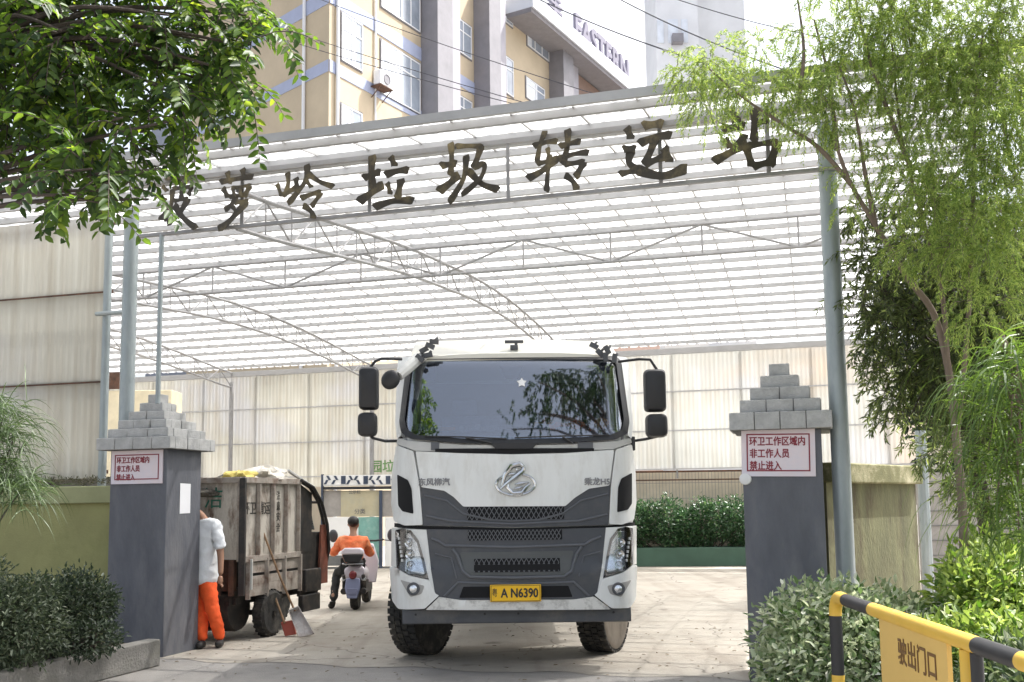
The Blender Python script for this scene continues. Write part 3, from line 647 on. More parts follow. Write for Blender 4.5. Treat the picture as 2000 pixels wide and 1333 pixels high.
# beige base behind it, and a cream block with a pillar in the yard
b = MB(); b.prism([gt(tl - .1, sl_ + .2, 0), gt(tl + 8, sl_ + .2, 0), gt(tl + 8, sl_ + .2, 2.0), gt(tl - .1, sl_ + .2, 2.0)], (0, 0, 0), ND * .15)
tag(b.build('base_wall', M['block'], smooth=False), 'rough beige base wall under the left translucent sheets', 'wall')
q = at_y(262, 850, 25.0); th = thing('cream_wall', 'cream painted block with a dark vent at the far left of the yard', 'wall', (q.x, q.y, 0))
b = MB(); b.box((q.x - .4, q.y + .4, 2.25), (2.6, .8, 4.5)); b.build('block', mat('cream', (0.72, 0.64, 0.46), .85), th, bevel=.02)
q2 = at_y(217, 743, 24.9); b = MB(); b.box((q2.x, q.y - .01, q2.z), (.34, .06, .42)); b.build('vent', M['rust'], th)
# mossy wall, right
a0 = at_y(1655, 1100, 9.75); a0.z = 0; a1 = at_y(1796, 1100, 10.9); a1.z = 0; dw = (a1 - a0).normalized(); nw = Vector((-dw.y, dw.x, 0))
a_ = a0 - dw * .35
th = thing('mossy_wall', 'stained mossy low wall with overhanging coping right of the right post', 'wall', (a0 + a1) / 2)
b = MB(); b.prism([a_, a1, a1 + Vector((0, 0, 1.76)), a_ + Vector((0, 0, 1.76))], (0, 0, 0), nw * .22); b.build('wall_face', M['moss_wall'], th, smooth=False)
b = MB(); b.prism([a_ - nw * .07 + Vector((0, 0, 1.76)), a1 + dw * .04 - nw * .07 + Vector((0, 0, 1.76)), a1 + dw * .04 - nw * .07 + Vector((0, 0, 1.95)), a_ - nw * .07 + Vector((0, 0, 1.95))], (0, 0, 0), nw * .36); b.build('coping', M['moss_cap'], th, bevel=.015)
# grey block wall and fence posts far right
q = at_y(1858, 1035, 15.5); th = thing('block_wall', 'grey block wall behind the trees at the far right', 'wall', (q.x + 1.5, q.y, 0))
b = MB(); b.box((q.x + 2.6, q.y + .15, 1.0), (6.0, .2, 2.0)); b.build('wall_face', M['block'], th)
b = MB()
for i in range(9):
    b.beam((q.x - .4 + i * .7, q.y + .045, .05), (q.x - .4 + i * .7, q.y + .045, 1.98), .012, .012, up=(0, 1, 0))
for i in range(9): b.beam((q.x - .4, q.y + .043, .1 + i * .22), (q.x + 5.6, q.y + .043, .1 + i * .22), .012, .012)
b.build('joints', M['mortar'], th, smooth=False)
q = at_y(1806, 1000, 13.5); b = MB(); b.tube([(q.x, q.y, 0), (q.x, q.y, 2.5)], .07, 10); tag(b.build('fence_post', M['galv']), 'slim grey post at the far end of the mossy wall', 'post')

# hedge planter and mesh fence at the back
q0 = at_z(1225, 1108); q1 = at_z(1490, 1106); dh = (q1 - q0).normalized(); nh = Vector((-dh.y, dh.x, 0)); dh3 = dh
q0 = q0 - dh * 1.2; q1 = q1 + dh * 1.5
b = MB(); b.prism([q0, q1, q1 + Vector((0, 0, .47)), q0 + Vector((0, 0, .47))], (0, 0, 0), nh * .95)
th = thing('planter', 'long dark green planter box in front of the mesh fence', 'planter', (q0 + q1) / 2)
b.build('box', M['planter'], th, bevel=.02)
f0 = q0 + nh * 1.05; f1 = q1 + nh * 1.05
th = thing('mesh_fence', 'fine wire mesh fence between the hedge and the back sheet wall', 'fence', (f0 + f1) / 2)
b = MB(); Lf = (f1 - f0).length
for i in range(int(Lf / .085)): b.beam(f0 + dh * (i * .085), f0 + dh * (i * .085) + Vector((0, 0, 2.4)), .010, .010, up=(0, 1, 0))
for z in (.3, 1.0, 1.7, 2.1): b.beam(f0 + Vector((0, 0, z)), f1 + Vector((0, 0, z)), .012, .012)
b.build('wire_mesh', M['steel'], th, smooth=False)
b = MB(); b.beam(f0 + Vector((0, 0, 2.4)), f1 + Vector((0, 0, 2.4)), .05, .05); b.beam(f0 + Vector((0, 0, 2.18)), f1 + Vector((0, 0, 2.18)), .035, .035); b.build('rail', M['rust'], th, smooth=False)
b = MB(); b.prism([f0 + nh * .25, f1 + nh * .25, f1 + nh * .25 + Vector((0, 0, 2.42)), f0 + nh * .25 + Vector((0, 0, 2.42))], (0, 0, 0), nh * .15)
tag(b.build('low_wall', mat('cream_wall', (0.62, 0.56, 0.46), .85)), 'cream low wall behind the wire mesh fence', 'wall')

# notice booth at the back left
Yb = 25.6
def bq(px, py, d=0.0): return at_y(px, py, Yb + d)
th = thing('notice_booth', 'blue and white edged notice stand with beige and teal boards at the back', 'notice stand', (bq(690, 1100).x, Yb, 0))
def bbox(mb, x0, y0, x1, y1, d0, d1):
    A = bq(x0, y1); B = bq(x1, y0); mb.box(((A.x + B.x) / 2, Yb + (d0 + d1) / 2, (A.z + B.z) / 2), (B.x - A.x, abs(d1 - d0), B.z - A.z))
b = MB(); bbox(b, 632, 927, 800, 949, -.06, .3); b.build('header', M['white'], th)
b = MB()
for i in range(11):
    x = 638 + i * 14.5
    if i % 3 == 2: bbox(b, x, 930, x + 9, 946, -.075, -.061)
    else:
        for k in (0, 1):
            A = bq(x, 930 + 8 * k); s_ = 9 * .0128; sg_ = 1 if i < 4 else -1
            dz = -.105; P = [Vector((A.x, Yb - .075, A.z)), Vector((A.x + .06, Yb - .075, A.z)), Vector((A.x + .06 + sg_ * (.06 if k == 0 else -.06), Yb - .075, A.z + dz)), Vector((A.x + sg_ * (.06 if k == 0 else -.06), Yb - .075, A.z + dz))]
            b.prism(P, (0, 0, 0), (0, .012, 0))
b.build('header_pattern', M['navy'], th, smooth=False)
b = MB(); bbox(b, 632, 949.5, 800, 957, -.1, .3); b.build('painted_shadow_strip', M['black'], th)  # black strip put in as the shade below the header
b = MB(); bbox(b, 666, 958, 741, 1010, -.02, .05); b.build('beige_board', M['board_beige'], th)
b = MB(); bbox(b, 700, 1010, 741, 1106, -.02, .05); b.build('teal_board', M['teal'], th)
b = MB(); bbox(b, 632, 1010, 700, 1085, -.02, .05); b.build('white_board', M['white'], th)
b = MB(); bbox(b, 742, 958, 800, 1010, .0, .05); b.build('side_board', M['block'], th)
b = MB(); bbox(b, 632, 958, 666, 1010, .0, .05); b.build('side_board', M['block'], th)
b = MB(); bbox(b, 752, 1010, 800, 1106, .0, .05); b.build('white_panel', M['white'], th)
b = MB(); bbox(b, 741, 958, 747, 1110, -.08, .05); bbox(b, 627, 927, 632, 1110, -.08, .05); b.build('post', M['navy'], th)
b = MB(); bbox(b, 632, 1085, 700, 1106, .0, .05); bbox(b, 632, 1106, 800, 1112, -.03, .05); b.build('skirting', M['mortar'], th)
b = MB()
A = bq(693, 962); put_text(b, '公示栏', .10, Vector((A.x, Yb - .025, A.z)), (1, 0, 0), (0, 0, 1), .002, .002)
b.build('lettering', M['mortar'], th, smooth=False); b = MB()
A = bq(703, 1000); put_text(b, '分类', .14, Vector((A.x, Yb - .025, A.z)), (1, 0, 0), (0, 0, 1), .002, .002)
b.build('lettering', M['mortar'], th, smooth=False)
q = at_y(728, 910, 26.7)
b = MB(); put_text(b, '园垃圾分', .36, gt((R0 - q).dot(GD) + .05, 16.42, q.z + .02), GD, (0, 0, 1), .004, .006)
tag(b.build('fence_lettering', M['green_print'], smooth=False), 'green painted characters on the back sheet wall left of the truck', 'lettering')

# left planter kerb and soil
k0 = at_z(313, 1301); kd = -ND; k1 = k0 + kd * 4.5; kx = -GD
b = MB(); b.prism([k0, k1, k1 + Vector((0, 0, .27)), k0 + Vector((0, 0, .27))], (0, 0, 0), kx * .16)
tag(b.build('planter_kerb', M['kerb'], bevel=.015), 'worn concrete kerb edging the left planting bed in front of the pillar', 'kerb')
b = MB(); b.prism([k0 + kx * .16, k1 + kx * .16, k1 + kx * 6, k0 + kx * 6], (0, 0, .0), (0, 0, .22)); struct(b.build('soil_bed', M['soil'], smooth=False))
# ================================================================== the truck
TX, TY = 0.015, 9.9
truck = thing('truck', 'large white dirty cabover truck facing out of the yard with yellow plate', 'truck', (TX, TY + 1.4, 0))
def FP(x, z):                                     # bowed front of the cab: depth behind the front plane
    y = .05 * x * x + (4.2 * max(0, abs(x) - .97) ** 2)
    if z > 2.2: y += .36 * (z - 2.2)
    if z > 3.0: y += 2.2 * (z - 3.0) ** 2 + .2 * (z - 3.0)
    if z < 1.0: y -= .03
    return y
def TP(px, py):                                   # photo pixel -> (x, z) on the cab front
    y = .1
    for _ in range(4):
        p = at_y(px, py, TY + y); y = FP(p.x - TX, p.z)
    return (p.x - TX, p.z)
def rounded(poly, r=.02, n=3):
    out = []; m = len(poly)
    for i in range(m):
        p = Vector(poly[i]); a = Vector(poly[i - 1]) - p; c = Vector(poly[(i + 1) % m]) - p
        k = min(r, a.length * .4, c.length * .4); a = p + a.normalized() * k; c = p + c.normalized() * k
        for j in range(n + 1):
            u = j / n; out.append(tuple(a * (1 - u) ** 2 + p * 2 * u * (1 - u) + c * u * u))
    return out
def panel(name, px, m, off=0.0, th=.03, r=.02, parent=None, xz=False, bevel=.006, step=.07, mask=None):
    poly = [(p if xz else TP(*p)) for p in px]; poly = rounded(poly, r) if r else poly
    bm = bmesh.new(); vs = [bm.verts.new((x, 0, z)) for x, z in poly]; bm.faces.new(vs)
    xs = [p[0] for p in poly]; zs = [p[1] for p in poly]
    v = math.floor(min(xs) / step) * step
    while v < max(xs):
        bmesh.ops.bisect_plane(bm, geom=bm.verts[:] + bm.edges[:] + bm.faces[:], plane_co=(v + .0011, 0, 0), plane_no=(1, 0, 0)); v += step
    v = math.floor(min(zs) / step) * step
    while v < max(zs):
        bmesh.ops.bisect_plane(bm, geom=bm.verts[:] + bm.edges[:] + bm.faces[:], plane_co=(0, 0, v + .0013), plane_no=(0, 0, 1)); v += step
    bmesh.ops.triangulate(bm, faces=[f for f in bm.faces if len(f.verts) > 4])
    ret = bmesh.ops.extrude_face_region(bm, geom=bm.faces[:])
    new = {e for e in ret['geom'] if isinstance(e, bmesh.types.BMVert)}
    for v in bm.verts:
        y = FP(v.co.x, v.co.z) - off + (th if v in new else 0); v.co = Vector((TX + v.co.x, TY + y, v.co.z))
    bmesh.ops.recalc_face_normals(bm, faces=bm.faces)
    me = bpy.data.meshes.new(name); inv = MATS_INV[(parent or truck).name]
    bm.transform(inv); bm.to_mesh(me); bm.free()
    return link(name, me, m, parent or truck, True, bevel, 30)
def ring(name, outer, inner, m, off=.0, th=.03, parent=None):
    n = len(outer); b = MB(); vs = []
    for o in (off, off - th):
        for L in (outer, inner):
            for (x, z) in L: vs.append(Vector((TX + x, TY + FP(x, z) - o, z)))
    fs = []
    for i in range(n):
        j = (i + 1) % n
        fs += [(i, j, n + j, n + i), (2 * n + i, 3 * n + i, 3 * n + j, 2 * n + j), (i, 2 * n + i, 2 * n + j, j), (n + i, n + j, 3 * n + j, 3 * n + i)]
    b.add(vs, fs); return b.build(name, m, parent or truck, ang=50)
def densify(poly, k=6):
    out = []
    for i in range(len(poly)):
        a = Vector(poly[i]); c = Vector(poly[(i + 1) % len(poly)])
        n = max(1, int((c - a).length / .06))
        for j in range(n): out.append(tuple(a.lerp(c, j / n)))
    return out
def tw(x, y, z): return Vector((TX + x, TY + y, z))

# cab shell: lower tub, pillars, roof, sides
b = MB(); zs = [.95, 1.2, 1.6, 2.0, 2.26]; xs = [-1.16 + 2.32 * i / 22 for i in range(23)]
vs = []; n = 0
for z in zs:
    rowp = [tw(-1.17, 2.05, z)] + [tw(-1.175, 1.2, z), tw(-1.175, .5, z)] + [tw(x, FP(x, z) + .035, z) for x in xs] + [tw(1.175, .5, z), tw(1.175, 1.2, z), tw(1.17, 2.05, z)]
    n = len(rowp); vs += rowp
fs = [(r * n + i, r * n + (i + 1) % n, (r + 1) * n + (i + 1) % n, (r + 1) * n + i) for r in range(len(zs) - 1) for i in range(n)]
fs.append(tuple(range(n))); b.add(vs, fs); cab = b.build('cab_body', M['truck_white'], truck, ang=40)
b = MB(); vs = []; nx = 15; ny = 9                # roof dome
for j in range(ny):
    for i in range(nx):
        u = i / (nx - 1) * 2 - 1; x = u * 1.10; v = j / (ny - 1)
        z = 3.06 + .15 * (1 - abs(u) ** 3.2) * min(1, .35 + 1.6 * v)
        y0 = FP(x, 3.03) + .0; vs.append(tw(x, y0 + (2.05 - y0) * v ** 1.4, z))
b.add(vs, [(j * nx + i, j * nx + i + 1, (j + 1) * nx + i + 1, (j + 1) * nx + i) for j in range(ny - 1) for i in range(nx - 1)])
vs = []
for j in range(ny):                                # underside
    for i in range(nx):
        u = i / (nx - 1) * 2 - 1; x = u * 1.10; v = j / (ny - 1); y0 = FP(x, 3.03)
        vs.append(tw(x, y0 + (2.05 - y0) * v ** 1.4, 3.03))
b.add(vs, [(j * nx + i, j * nx + i + 1, (j + 1) * nx + i + 1, (j + 1) * nx + i) for j in range(ny - 1) for i in range(nx - 1)])
e = [(0, i) for i in range(nx)]; off = nx * ny
b.f += [(i, i + 1, off + i + 1, off + i) for i in range(nx - 1)] + [((ny - 1) * nx + i, (ny - 1) * nx + i + 1, off + (ny - 1) * nx + i + 1, off + (ny - 1) * nx + i) for i in range(nx - 1)]
b.f += [(j * nx, (j + 1) * nx, off + (j + 1) * nx, off + j * nx) for j in range(ny - 1)] + [(j * nx + nx - 1, (j + 1) * nx + nx - 1, off + (j + 1) * nx + nx - 1, off + j * nx + nx - 1) for j in range(ny - 1)]
roofp = b.build('cab_roof', mat('cab_roof_cream', (0.72, 0.70, 0.62), .4, var=.04, dirt=(.5, .45, .35), dirt_amt=.2), truck, ang=50)
b = MB()                                          # header strip above the windscreen, side walls with window openings, rear wall
for sd in (-1, 1):
    b.prism([tw(sd * 1.15, .72, 2.26), tw(sd * 1.155, .42, 2.26), tw(sd * 1.075, .62, 3.08), tw(sd * 1.075, .72, 3.08)], (0, 0, 0), (-sd * .05, 0, 0))
    b.prism([tw(sd * 1.16, 1.55, 2.26), tw(sd * 1.09, 1.55, 3.05), tw(sd * 1.09, 2.05, 3.05), tw(sd * 1.16, 2.05, 2.26)], (0, 0, 0), (-sd * .05, 0, 0))
    b.prism([tw(sd * 1.103, .70, 2.9), tw(sd * 1.09, .70, 3.05), tw(sd * 1.09, 1.56, 3.05), tw(sd * 1.103, 1.56, 2.9)], (0, 0, 0), (-sd * .05, 0, 0))
b.box(tw(0, 2.02, 2.65), (2.2, .05, .8)); b.build('cab_upper', M['truck_white'], truck)
for sd in (-1, 1):
    b = MB(); b.prism([tw(sd * 1.15, .74, 2.27), tw(sd * 1.10, .74, 2.9), tw(sd * 1.10, 1.54, 2.9), tw(sd * 1.15, 1.54, 2.27)], (0, 0, 0), (-sd * .012, 0, 0)); b.build('side_window', M['glass'], truck)
# windscreen
ws = [(803, 697), (1204, 697), (1213, 707), (1229, 825), (1225, 848), (1202, 859), (1100, 866), (1000, 868), (900, 866), (802, 858), (784, 846), (780, 825), (795, 707)]
out_ = densify(rounded([TP(*p) for p in ws], .03))
cx = sum(p[0] for p in out_) / len(out_); cz = sum(p[1] for p in out_) / len(out_)
inn_ = [(cx + (x - cx) * (1 - .055), cz + (z - cz) * (1 - .10)) for x, z in out_]
ring('windscreen_surround', out_, inn_, M['black'], off=.03, th=.05)
panel('windscreen', [(cx + (x - cx) * .955, cz + (z - cz) * .92) for x, z in rounded([TP(*p) for p in ws], .03)], M['windscreen'], off=.012, th=.008, r=0, xz=True, bevel=0)
# rail posts beside the windscreen
panel('pillar_cover', [(778, 700), (806, 697), (795, 712), (781, 825), (785, 850), (776, 858), (772, 830)], M['truck_white'], .02, .06, .012)
panel('pillar_cover', [(1204, 697), (1226, 700), (1236, 830), (1233, 858), (1225, 850), (1229, 825), (1213, 710)], M['truck_white'], .02, .06, .012)
panel('header_panel', [(812, 668), (1000, 663), (1188, 668), (1206, 697), (802, 697)], roofp.data.materials[0], .012, .05, .03, step=.05)
# cowl under the glass and the wipers
panel('cowl', [(777, 856), (800, 862), (900, 869), (1000, 871), (1100, 869), (1205, 862), (1232, 856), (1234, 866), (1196, 878), (1000, 886), (812, 881), (774, 868)], M['truck_trim'], .01, .04, .012)
panel('cowl_gap', [(850, 877), (1160, 876), (1160, 882), (1000, 888), (850, 883)], M['void'], .018, .03, .004)
panel('wiper_motor_cover', [(955, 866), (1050, 866), (1040, 877), (968, 877)], M['black'], .03, .03, .006)
for xa, xb in ((842, 858), (1128, 1158)):
    panel('cowl_notch', [(xa, 864), (xb, 864), (xb, 880), (xa, 880)], M['mask_ridge'], .016, .03, .003)
for (x0, y0, x1, y1, x2, y2) in ((960, 866, 830, 853, 990, 858), (1120, 868, 1005, 856, 1190, 851)):
    w_ = MB(); A = TP(x0, y0); B = TP((x1 + x2) / 2, (y1 + y2) / 2); C_ = TP(x1, y1); D = TP(x2, y2)
    pt = lambda q, o: tw(q[0], FP(*q) - o, q[1])
    w_.tube([pt(A, .04), pt(B, .055)], .010, 6); w_.tube([pt(C_, .035), pt(((C_[0] + D[0]) / 2, (C_[1] + D[1]) / 2 + .004), .045), pt(D, .035)], .008, 6); w_.build('wiper', M['black'], truck)
# white front panels
panel('front_panel', [(812, 882), (900, 886), (1000, 888), (1100, 886), (1199, 879), (1190, 949), (1150, 955), (1122, 973), (1104, 989), (905, 990), (886, 971), (868, 959), (823, 952)], M['truck_white'], .02, .05, .014)
panel('corner_panel', [(774, 870), (808, 882), (820, 952), (826, 1026), (790, 1027), (769, 1018), (764, 985), (765, 925)], M['truck_white'], .015, .06, .02)
panel('corner_panel', [(1234, 868), (1202, 879), (1193, 950), (1189, 1024), (1215, 1025), (1238, 1016), (1243, 980), (1241, 922)], M['truck_white'], .015, .06, .02)
panel('air_vent', [(776, 927), (797, 938), (804, 955), (808, 1004), (786, 999), (778, 988)], M['void'], .022, .04, .015)
panel('air_vent', [(1234, 924), (1213, 935), (1207, 953), (1205, 1001), (1226, 996), (1234, 984)], M['void'], .022, .04, .015)
# grille mask: upper, lower
panel('upper_grille', [(822, 948), (870, 955), (890, 968), (908, 986), (1100, 985), (1120, 970), (1150, 951), (1192, 945), (1188, 1026), (1000, 1030), (826, 1027)], M['mask'], .002, .05, .01)
def hexmesh(name, px, rows, m=M['mask_ridge'], off=.012):
    z = [TP(x, y) for x, y in px]; x0 = min(p[0] for p in z); x1 = max(p[0] for p in z); z0 = min(p[1] for p in z); z1 = max(p[1] for p in z)
    panel('grille_opening', [(x0, z0), (x1, z0), (x1, z1), (x0, z1)], M['void'], off - .006, .03, .01, xz=True, bevel=0)
    b = MB(); h = (z1 - z0) / rows; w = h * 1.15; zz = z0; P = lambda x, q: tw(x, FP(x, q) - off, q)
    for r in range(rows):
        x = x0 - (w * .5 if r % 2 else 0)
        while x < x1:
            for (xa, za, xb, zb_) in ((x, zz, x + w / 2, zz + h), (x + w / 2, zz + h, x + w, zz)):
                if min(xa, xb) >= x0 - .001 and max(xa, xb) <= x1 + .001: b.beam(P(xa, za), P(xb, zb_), .007, .007, up=(0, 1, 0))
            x += w
        zz += h
    b.build(name, m, truck, smooth=False)
hexmesh('grille_mesh', [(912, 991), (1102, 1014)], 3)
def ridge(px, r=.012, off=.012, m=M['mask_ridge']):
    b = MB(); pts = []
    zz = [TP(*p) for p in px]
    for a, c in zip(zz[:-1], zz[1:]):
        n = max(1, int((Vector(c) - Vector(a)).length / .08))
        for j in range(n): q = Vector(a).lerp(Vector(c), j / n); pts.append(tw(q.x, FP(q.x, q.y) - off, q.y))
    q = zz[-1]; pts.append(tw(q[0], FP(*q) - off, q[1])); b.tube(pts, r, 8); b.build('grille_ridge', m, truck)
ridge([(828, 968), (872, 978), (905, 1004), (960, 1016), (1000, 1018), (1050, 1016), (1100, 1003), (1135, 978), (1188, 965)], .010, .004)
ridge([(832, 1008), (880, 1018), (1000, 1024), (1130, 1018), (1186, 1005)], .012, .004)
panel('seam', [(770, 1022), (830, 1028), (1000, 1032), (1186, 1027), (1240, 1020), (1240, 1027), (1186, 1033), (1000, 1037), (830, 1034), (770, 1030)], M['void'], -.005, .03, .002)
panel('lower_grille', [(833, 1034), (1000, 1036), (1183, 1031), (1176, 1100), (1166, 1158), (1150, 1170), (864, 1171), (850, 1160), (842, 1110)], M['mask'], .016, .06, .012)
hexmesh('grille_mesh', [(914, 1036), (1098, 1054)], 3, off=.026)
ridge([(843, 1052), (858, 1058), (870, 1066), (1000, 1069), (1142, 1064), (1154, 1056), (1174, 1048)], .014, .018)
panel('grille_recess', [(899, 1079), (1120, 1076), (1112, 1118), (1098, 1123), (916, 1124), (906, 1120)], mat('recess_grey', (.085, .09, .09), .6), .020, .04, .02)
hexmesh('grille_mesh', [(926, 1092), (1094, 1116)], 3, off=.030)
ridge([(884, 1072), (893, 1085), (904, 1116), (918, 1127), (1000, 1129), (1102, 1126), (1116, 1116), (1126, 1082), (1136, 1068)], .016, .020)
ridge([(850, 1082), (882, 1090), (892, 1130)], .008, .018); ridge([(1172, 1078), (1140, 1086), (1130, 1126)], .008, .018)
ridge([(868, 1165), (895, 1138), (1000, 1141), (1120, 1137), (1150, 1164)], .013, .016)
panel('plate_recess', [(905, 1146), (1110, 1144), (1118, 1166), (897, 1168)], M['void'], .020, .03, .01)
# headlights
for px, rf in (([(772, 1036), (786, 1032), (803, 1036), (819, 1056), (829, 1090), (838, 1131), (800, 1122), (775, 1108)], [(778, 1042), (800, 1042), (815, 1062), (830, 1122), (802, 1116), (780, 1104)]),
               ([(1236, 1032), (1222, 1029), (1206, 1033), (1191, 1053), (1184, 1088), (1177, 1127), (1214, 1117), (1236, 1102)], [(1231, 1038), (1208, 1038), (1195, 1058), (1184, 1118), (1212, 1111), (1231, 1098)])):
    hb = panel('headlight', px, M['black'], .005, .05, .015)
    panel('reflector', rf, M['reflector'], .012, .03, .012, parent=hb)
    cxp = sum(p[0] for p in rf) / len(rf)
    for yy, rr in ((1060, .045), (1083, .05), (1104, .042)):
        q = TP(cxp + (yy - 1080) * (.1 if cxp < 1000 else -.1), yy); bb = MB()
        bb.lathe([(rr, .0), (rr * .9, .02), (rr * .5, .008), (rr * .35, .02), (0.001, .026)], Matrix.Translation(tw(q[0], FP(*q) - .012, q[1])) @ Matrix.Rotation(math.pi / 2, 4, 'X'), 16); bb.build('bulb_cup', M['chrome'], hb)
    st = MB(); sgn = 1 if cxp < 1000 else -1; x0 = 781 if sgn > 0 else 1228
    for i in range(6):
        q = TP(x0 + sgn * i * 1.2, 1052 + i * 8.5); st.box(tw(q[0], FP(*q) - .018, q[1]), (.03, .02, .026))
    st.build('day_lights', M['white'], hb)
    panel('lens', px, M['lamp_glass'], .035, .006, .015, parent=hb, bevel=0)
panel('headlight_surround', [(765, 1031), (833, 1035), (842, 1110), (851, 1160), (838, 1133), (828, 1090), (818, 1056), (803, 1036), (786, 1032), (772, 1037), (775, 1108), (764, 1106)], M['truck_white'], .012, .05, .004)
panel('headlight_surround', [(1243, 1027), (1183, 1031), (1176, 1100), (1166, 1158), (1178, 1129), (1184, 1088), (1191, 1053), (1206, 1033), (1222, 1029), (1236, 1033), (1236, 1102), (1243, 1102)], M['truck_white'], .012, .05, .004)
# bumper
panel('bumper_corner', [(762, 1106), (776, 1110), (800, 1124), (839, 1133), (851, 1160), (858, 1163), (830, 1189), (778, 1189), (766, 1172)], M['truck_white'], .03, .07, .02)
panel('bumper_corner', [(1244, 1103), (1234, 1105), (1214, 1119), (1177, 1130), (1166, 1158), (1160, 1162), (1194, 1188), (1230, 1187), (1242, 1168)], M['truck_white'], .03, .07, .02)
panel('bumper', [(858, 1166), (900, 1172), (1120, 1171), (1160, 1165), (1193, 1190), (832, 1191)], mat('scuffed_bumper', (.66, .65, .61), .5, var=.08, scale=5, dirt=(.10, .08, .07), dirt_amt=.9, dirt_scale=4.2), .034, .07, .012)
for cxp, s_ in ((808, 1), (1207, -1)):
    q = TP(cxp, 1150)
    panel('lamp_recess', [(cxp - s_ * 26, 1132), (cxp + s_ * 22, 1144), (cxp + s_ * 16, 1160), (cxp - s_ * 6, 1166)], mat('lamp_recess', (.34, .33, .31), .6), .034, .03, .02)
    fb = MB(); Mx = Matrix.Translation(tw(q[0], FP(*q) - .034, q[1])) @ Matrix.Rotation(math.pi / 2, 4, 'X')
    fb.lathe([(.062, 0), (.062, .018), (.048, .020), (.044, .006), (0.001, .004)], Mx, 20); fl = fb.build('fog_lamp', M['under_bar'], truck)
    lb = MB(); lb.lathe([(.043, .007), (.03, .016), (.001, .020)], Mx, 20); lb.build('lens', M['reflector'], fl)
b = MB(); A = tw(*((TP(785, 1190)[0], 0, 0))); z1 = TP(1000, 1190)[1]; z0 = TP(1000, 1219)[1]
b.box(tw(.005, .10, (z0 + z1) / 2 - .002), (2.19, .10, z1 - z0)); b.build('underrun_bar', M['under_bar'], truck, bevel=.012)
b = MB()
for x in (-.96, -.3, .02, .93): b.lathe([(.012, 0), (.012, .008)], tw(x, .05, (z0 + z1) / 2 + .02).to_4d() and Matrix.Translation(tw(x, .05, (z0 + z1) / 2 + .02)) @ Matrix.Rotation(math.pi / 2, 4, 'X'), 8)
b.build('bolts', M['black'], truck)
# licence plate
q = TP(1007, 1158); pc = tw(q[0], FP(*q) - .055, q[1])
b = MB(); b.box(pc, (.482, .014, .160)); pl_ = b.build('licence_plate', M['plate'], truck, bevel=.006)
b = MB(); put_text(b, '粤', .088, pc + Vector((-.197, -.009, 0)), (1, 0, 0), (0, 0, 1), .001, .0, sx=.62); put_text(b, 'A N6390', .118, pc + Vector((.038, -.009, -.002)), (1, 0, 0), (0, 0, 1), .001, .0, sx=.80, bold=.003)
b.build('plate_characters', M['black'], pl_, smooth=False)
b = MB()
for (x0, x1, z0_, z1_) in ((-.232, .232, .070, .074), (-.232, .232, -.074, -.070), (-.232, -.228, -.07, .07), (.228, .232, -.07, .07)):
    b.box(pc + Vector(((x0 + x1) / 2, -.0082, (z0_ + z1_) / 2)), (x1 - x0, .002, z1_ - z0_))
b.build('plate_border', M['black'], pl_, smooth=False)
# brand lettering and emblem
for s_, x0, y0 in (('东风柳汽', 848, 943), ('乘龙H5', 1166, 942)):
    q = TP(x0, y0); b = MB(); put_text(b, s_, .078, tw(q[0], FP(*q) - .024, q[1]), (1, .09 * (1 if x0 > 1000 else -1), 0), (0, 0, 1), .006, .0, bold=.0015); b.build('lettering', M['silver'], truck, smooth=False)
q = TP(1007, 947); ec = tw(q[0], FP(*q) - .03, q[1])
b = MB()
def ec_pt(u, v, d=0.0): return ec + Vector((u * .0049, -d, -v * .0049))       # u, v in photo pixels from the emblem centre
b.tube([ec_pt(38 * math.cos(a), 21 * math.sin(a), .004) for a in [2 * math.pi * i / 40 for i in range(41)]], .013, 8, caps=False)
b.tube([ec_pt(-27, 2, .01), ec_pt(-20, -20, .016), ec_pt(-8, -36, .02), ec_pt(8, -40, .02), ec_pt(17, -34, .02)], [.012, .022, .026, .026, .016], 8)
b.tube([ec_pt(17, -34, .02), ec_pt(14, -26, .022), ec_pt(0, -15, .022), ec_pt(-14, -5, .016), ec_pt(-30, 8, .01)], [.016, .026, .03, .02, .008], 8)
b.tube([ec_pt(-14, -5, .012), ec_pt(-16, 6, .012), ec_pt(-5, 17, .012), ec_pt(12, 16, .012), ec_pt(20, 6, .012), ec_pt(30, -2, .01)], [.012, .018, .018, .022, .02, .006], 8)
b.tube([ec_pt(-2, 0, .012), ec_pt(10, -2, .014), ec_pt(26, -4, .012)], [.008, .016, .006], 8)
b.tube([ec_pt(-4, 8, .012), ec_pt(6, 7, .014), ec_pt(14, 4, .012)], [.006, .014, .006], 8)
b.ball(ec_pt(2, -29, .03), (.016, .012, .016)); b.build('emblem', M['chrome'], truck)
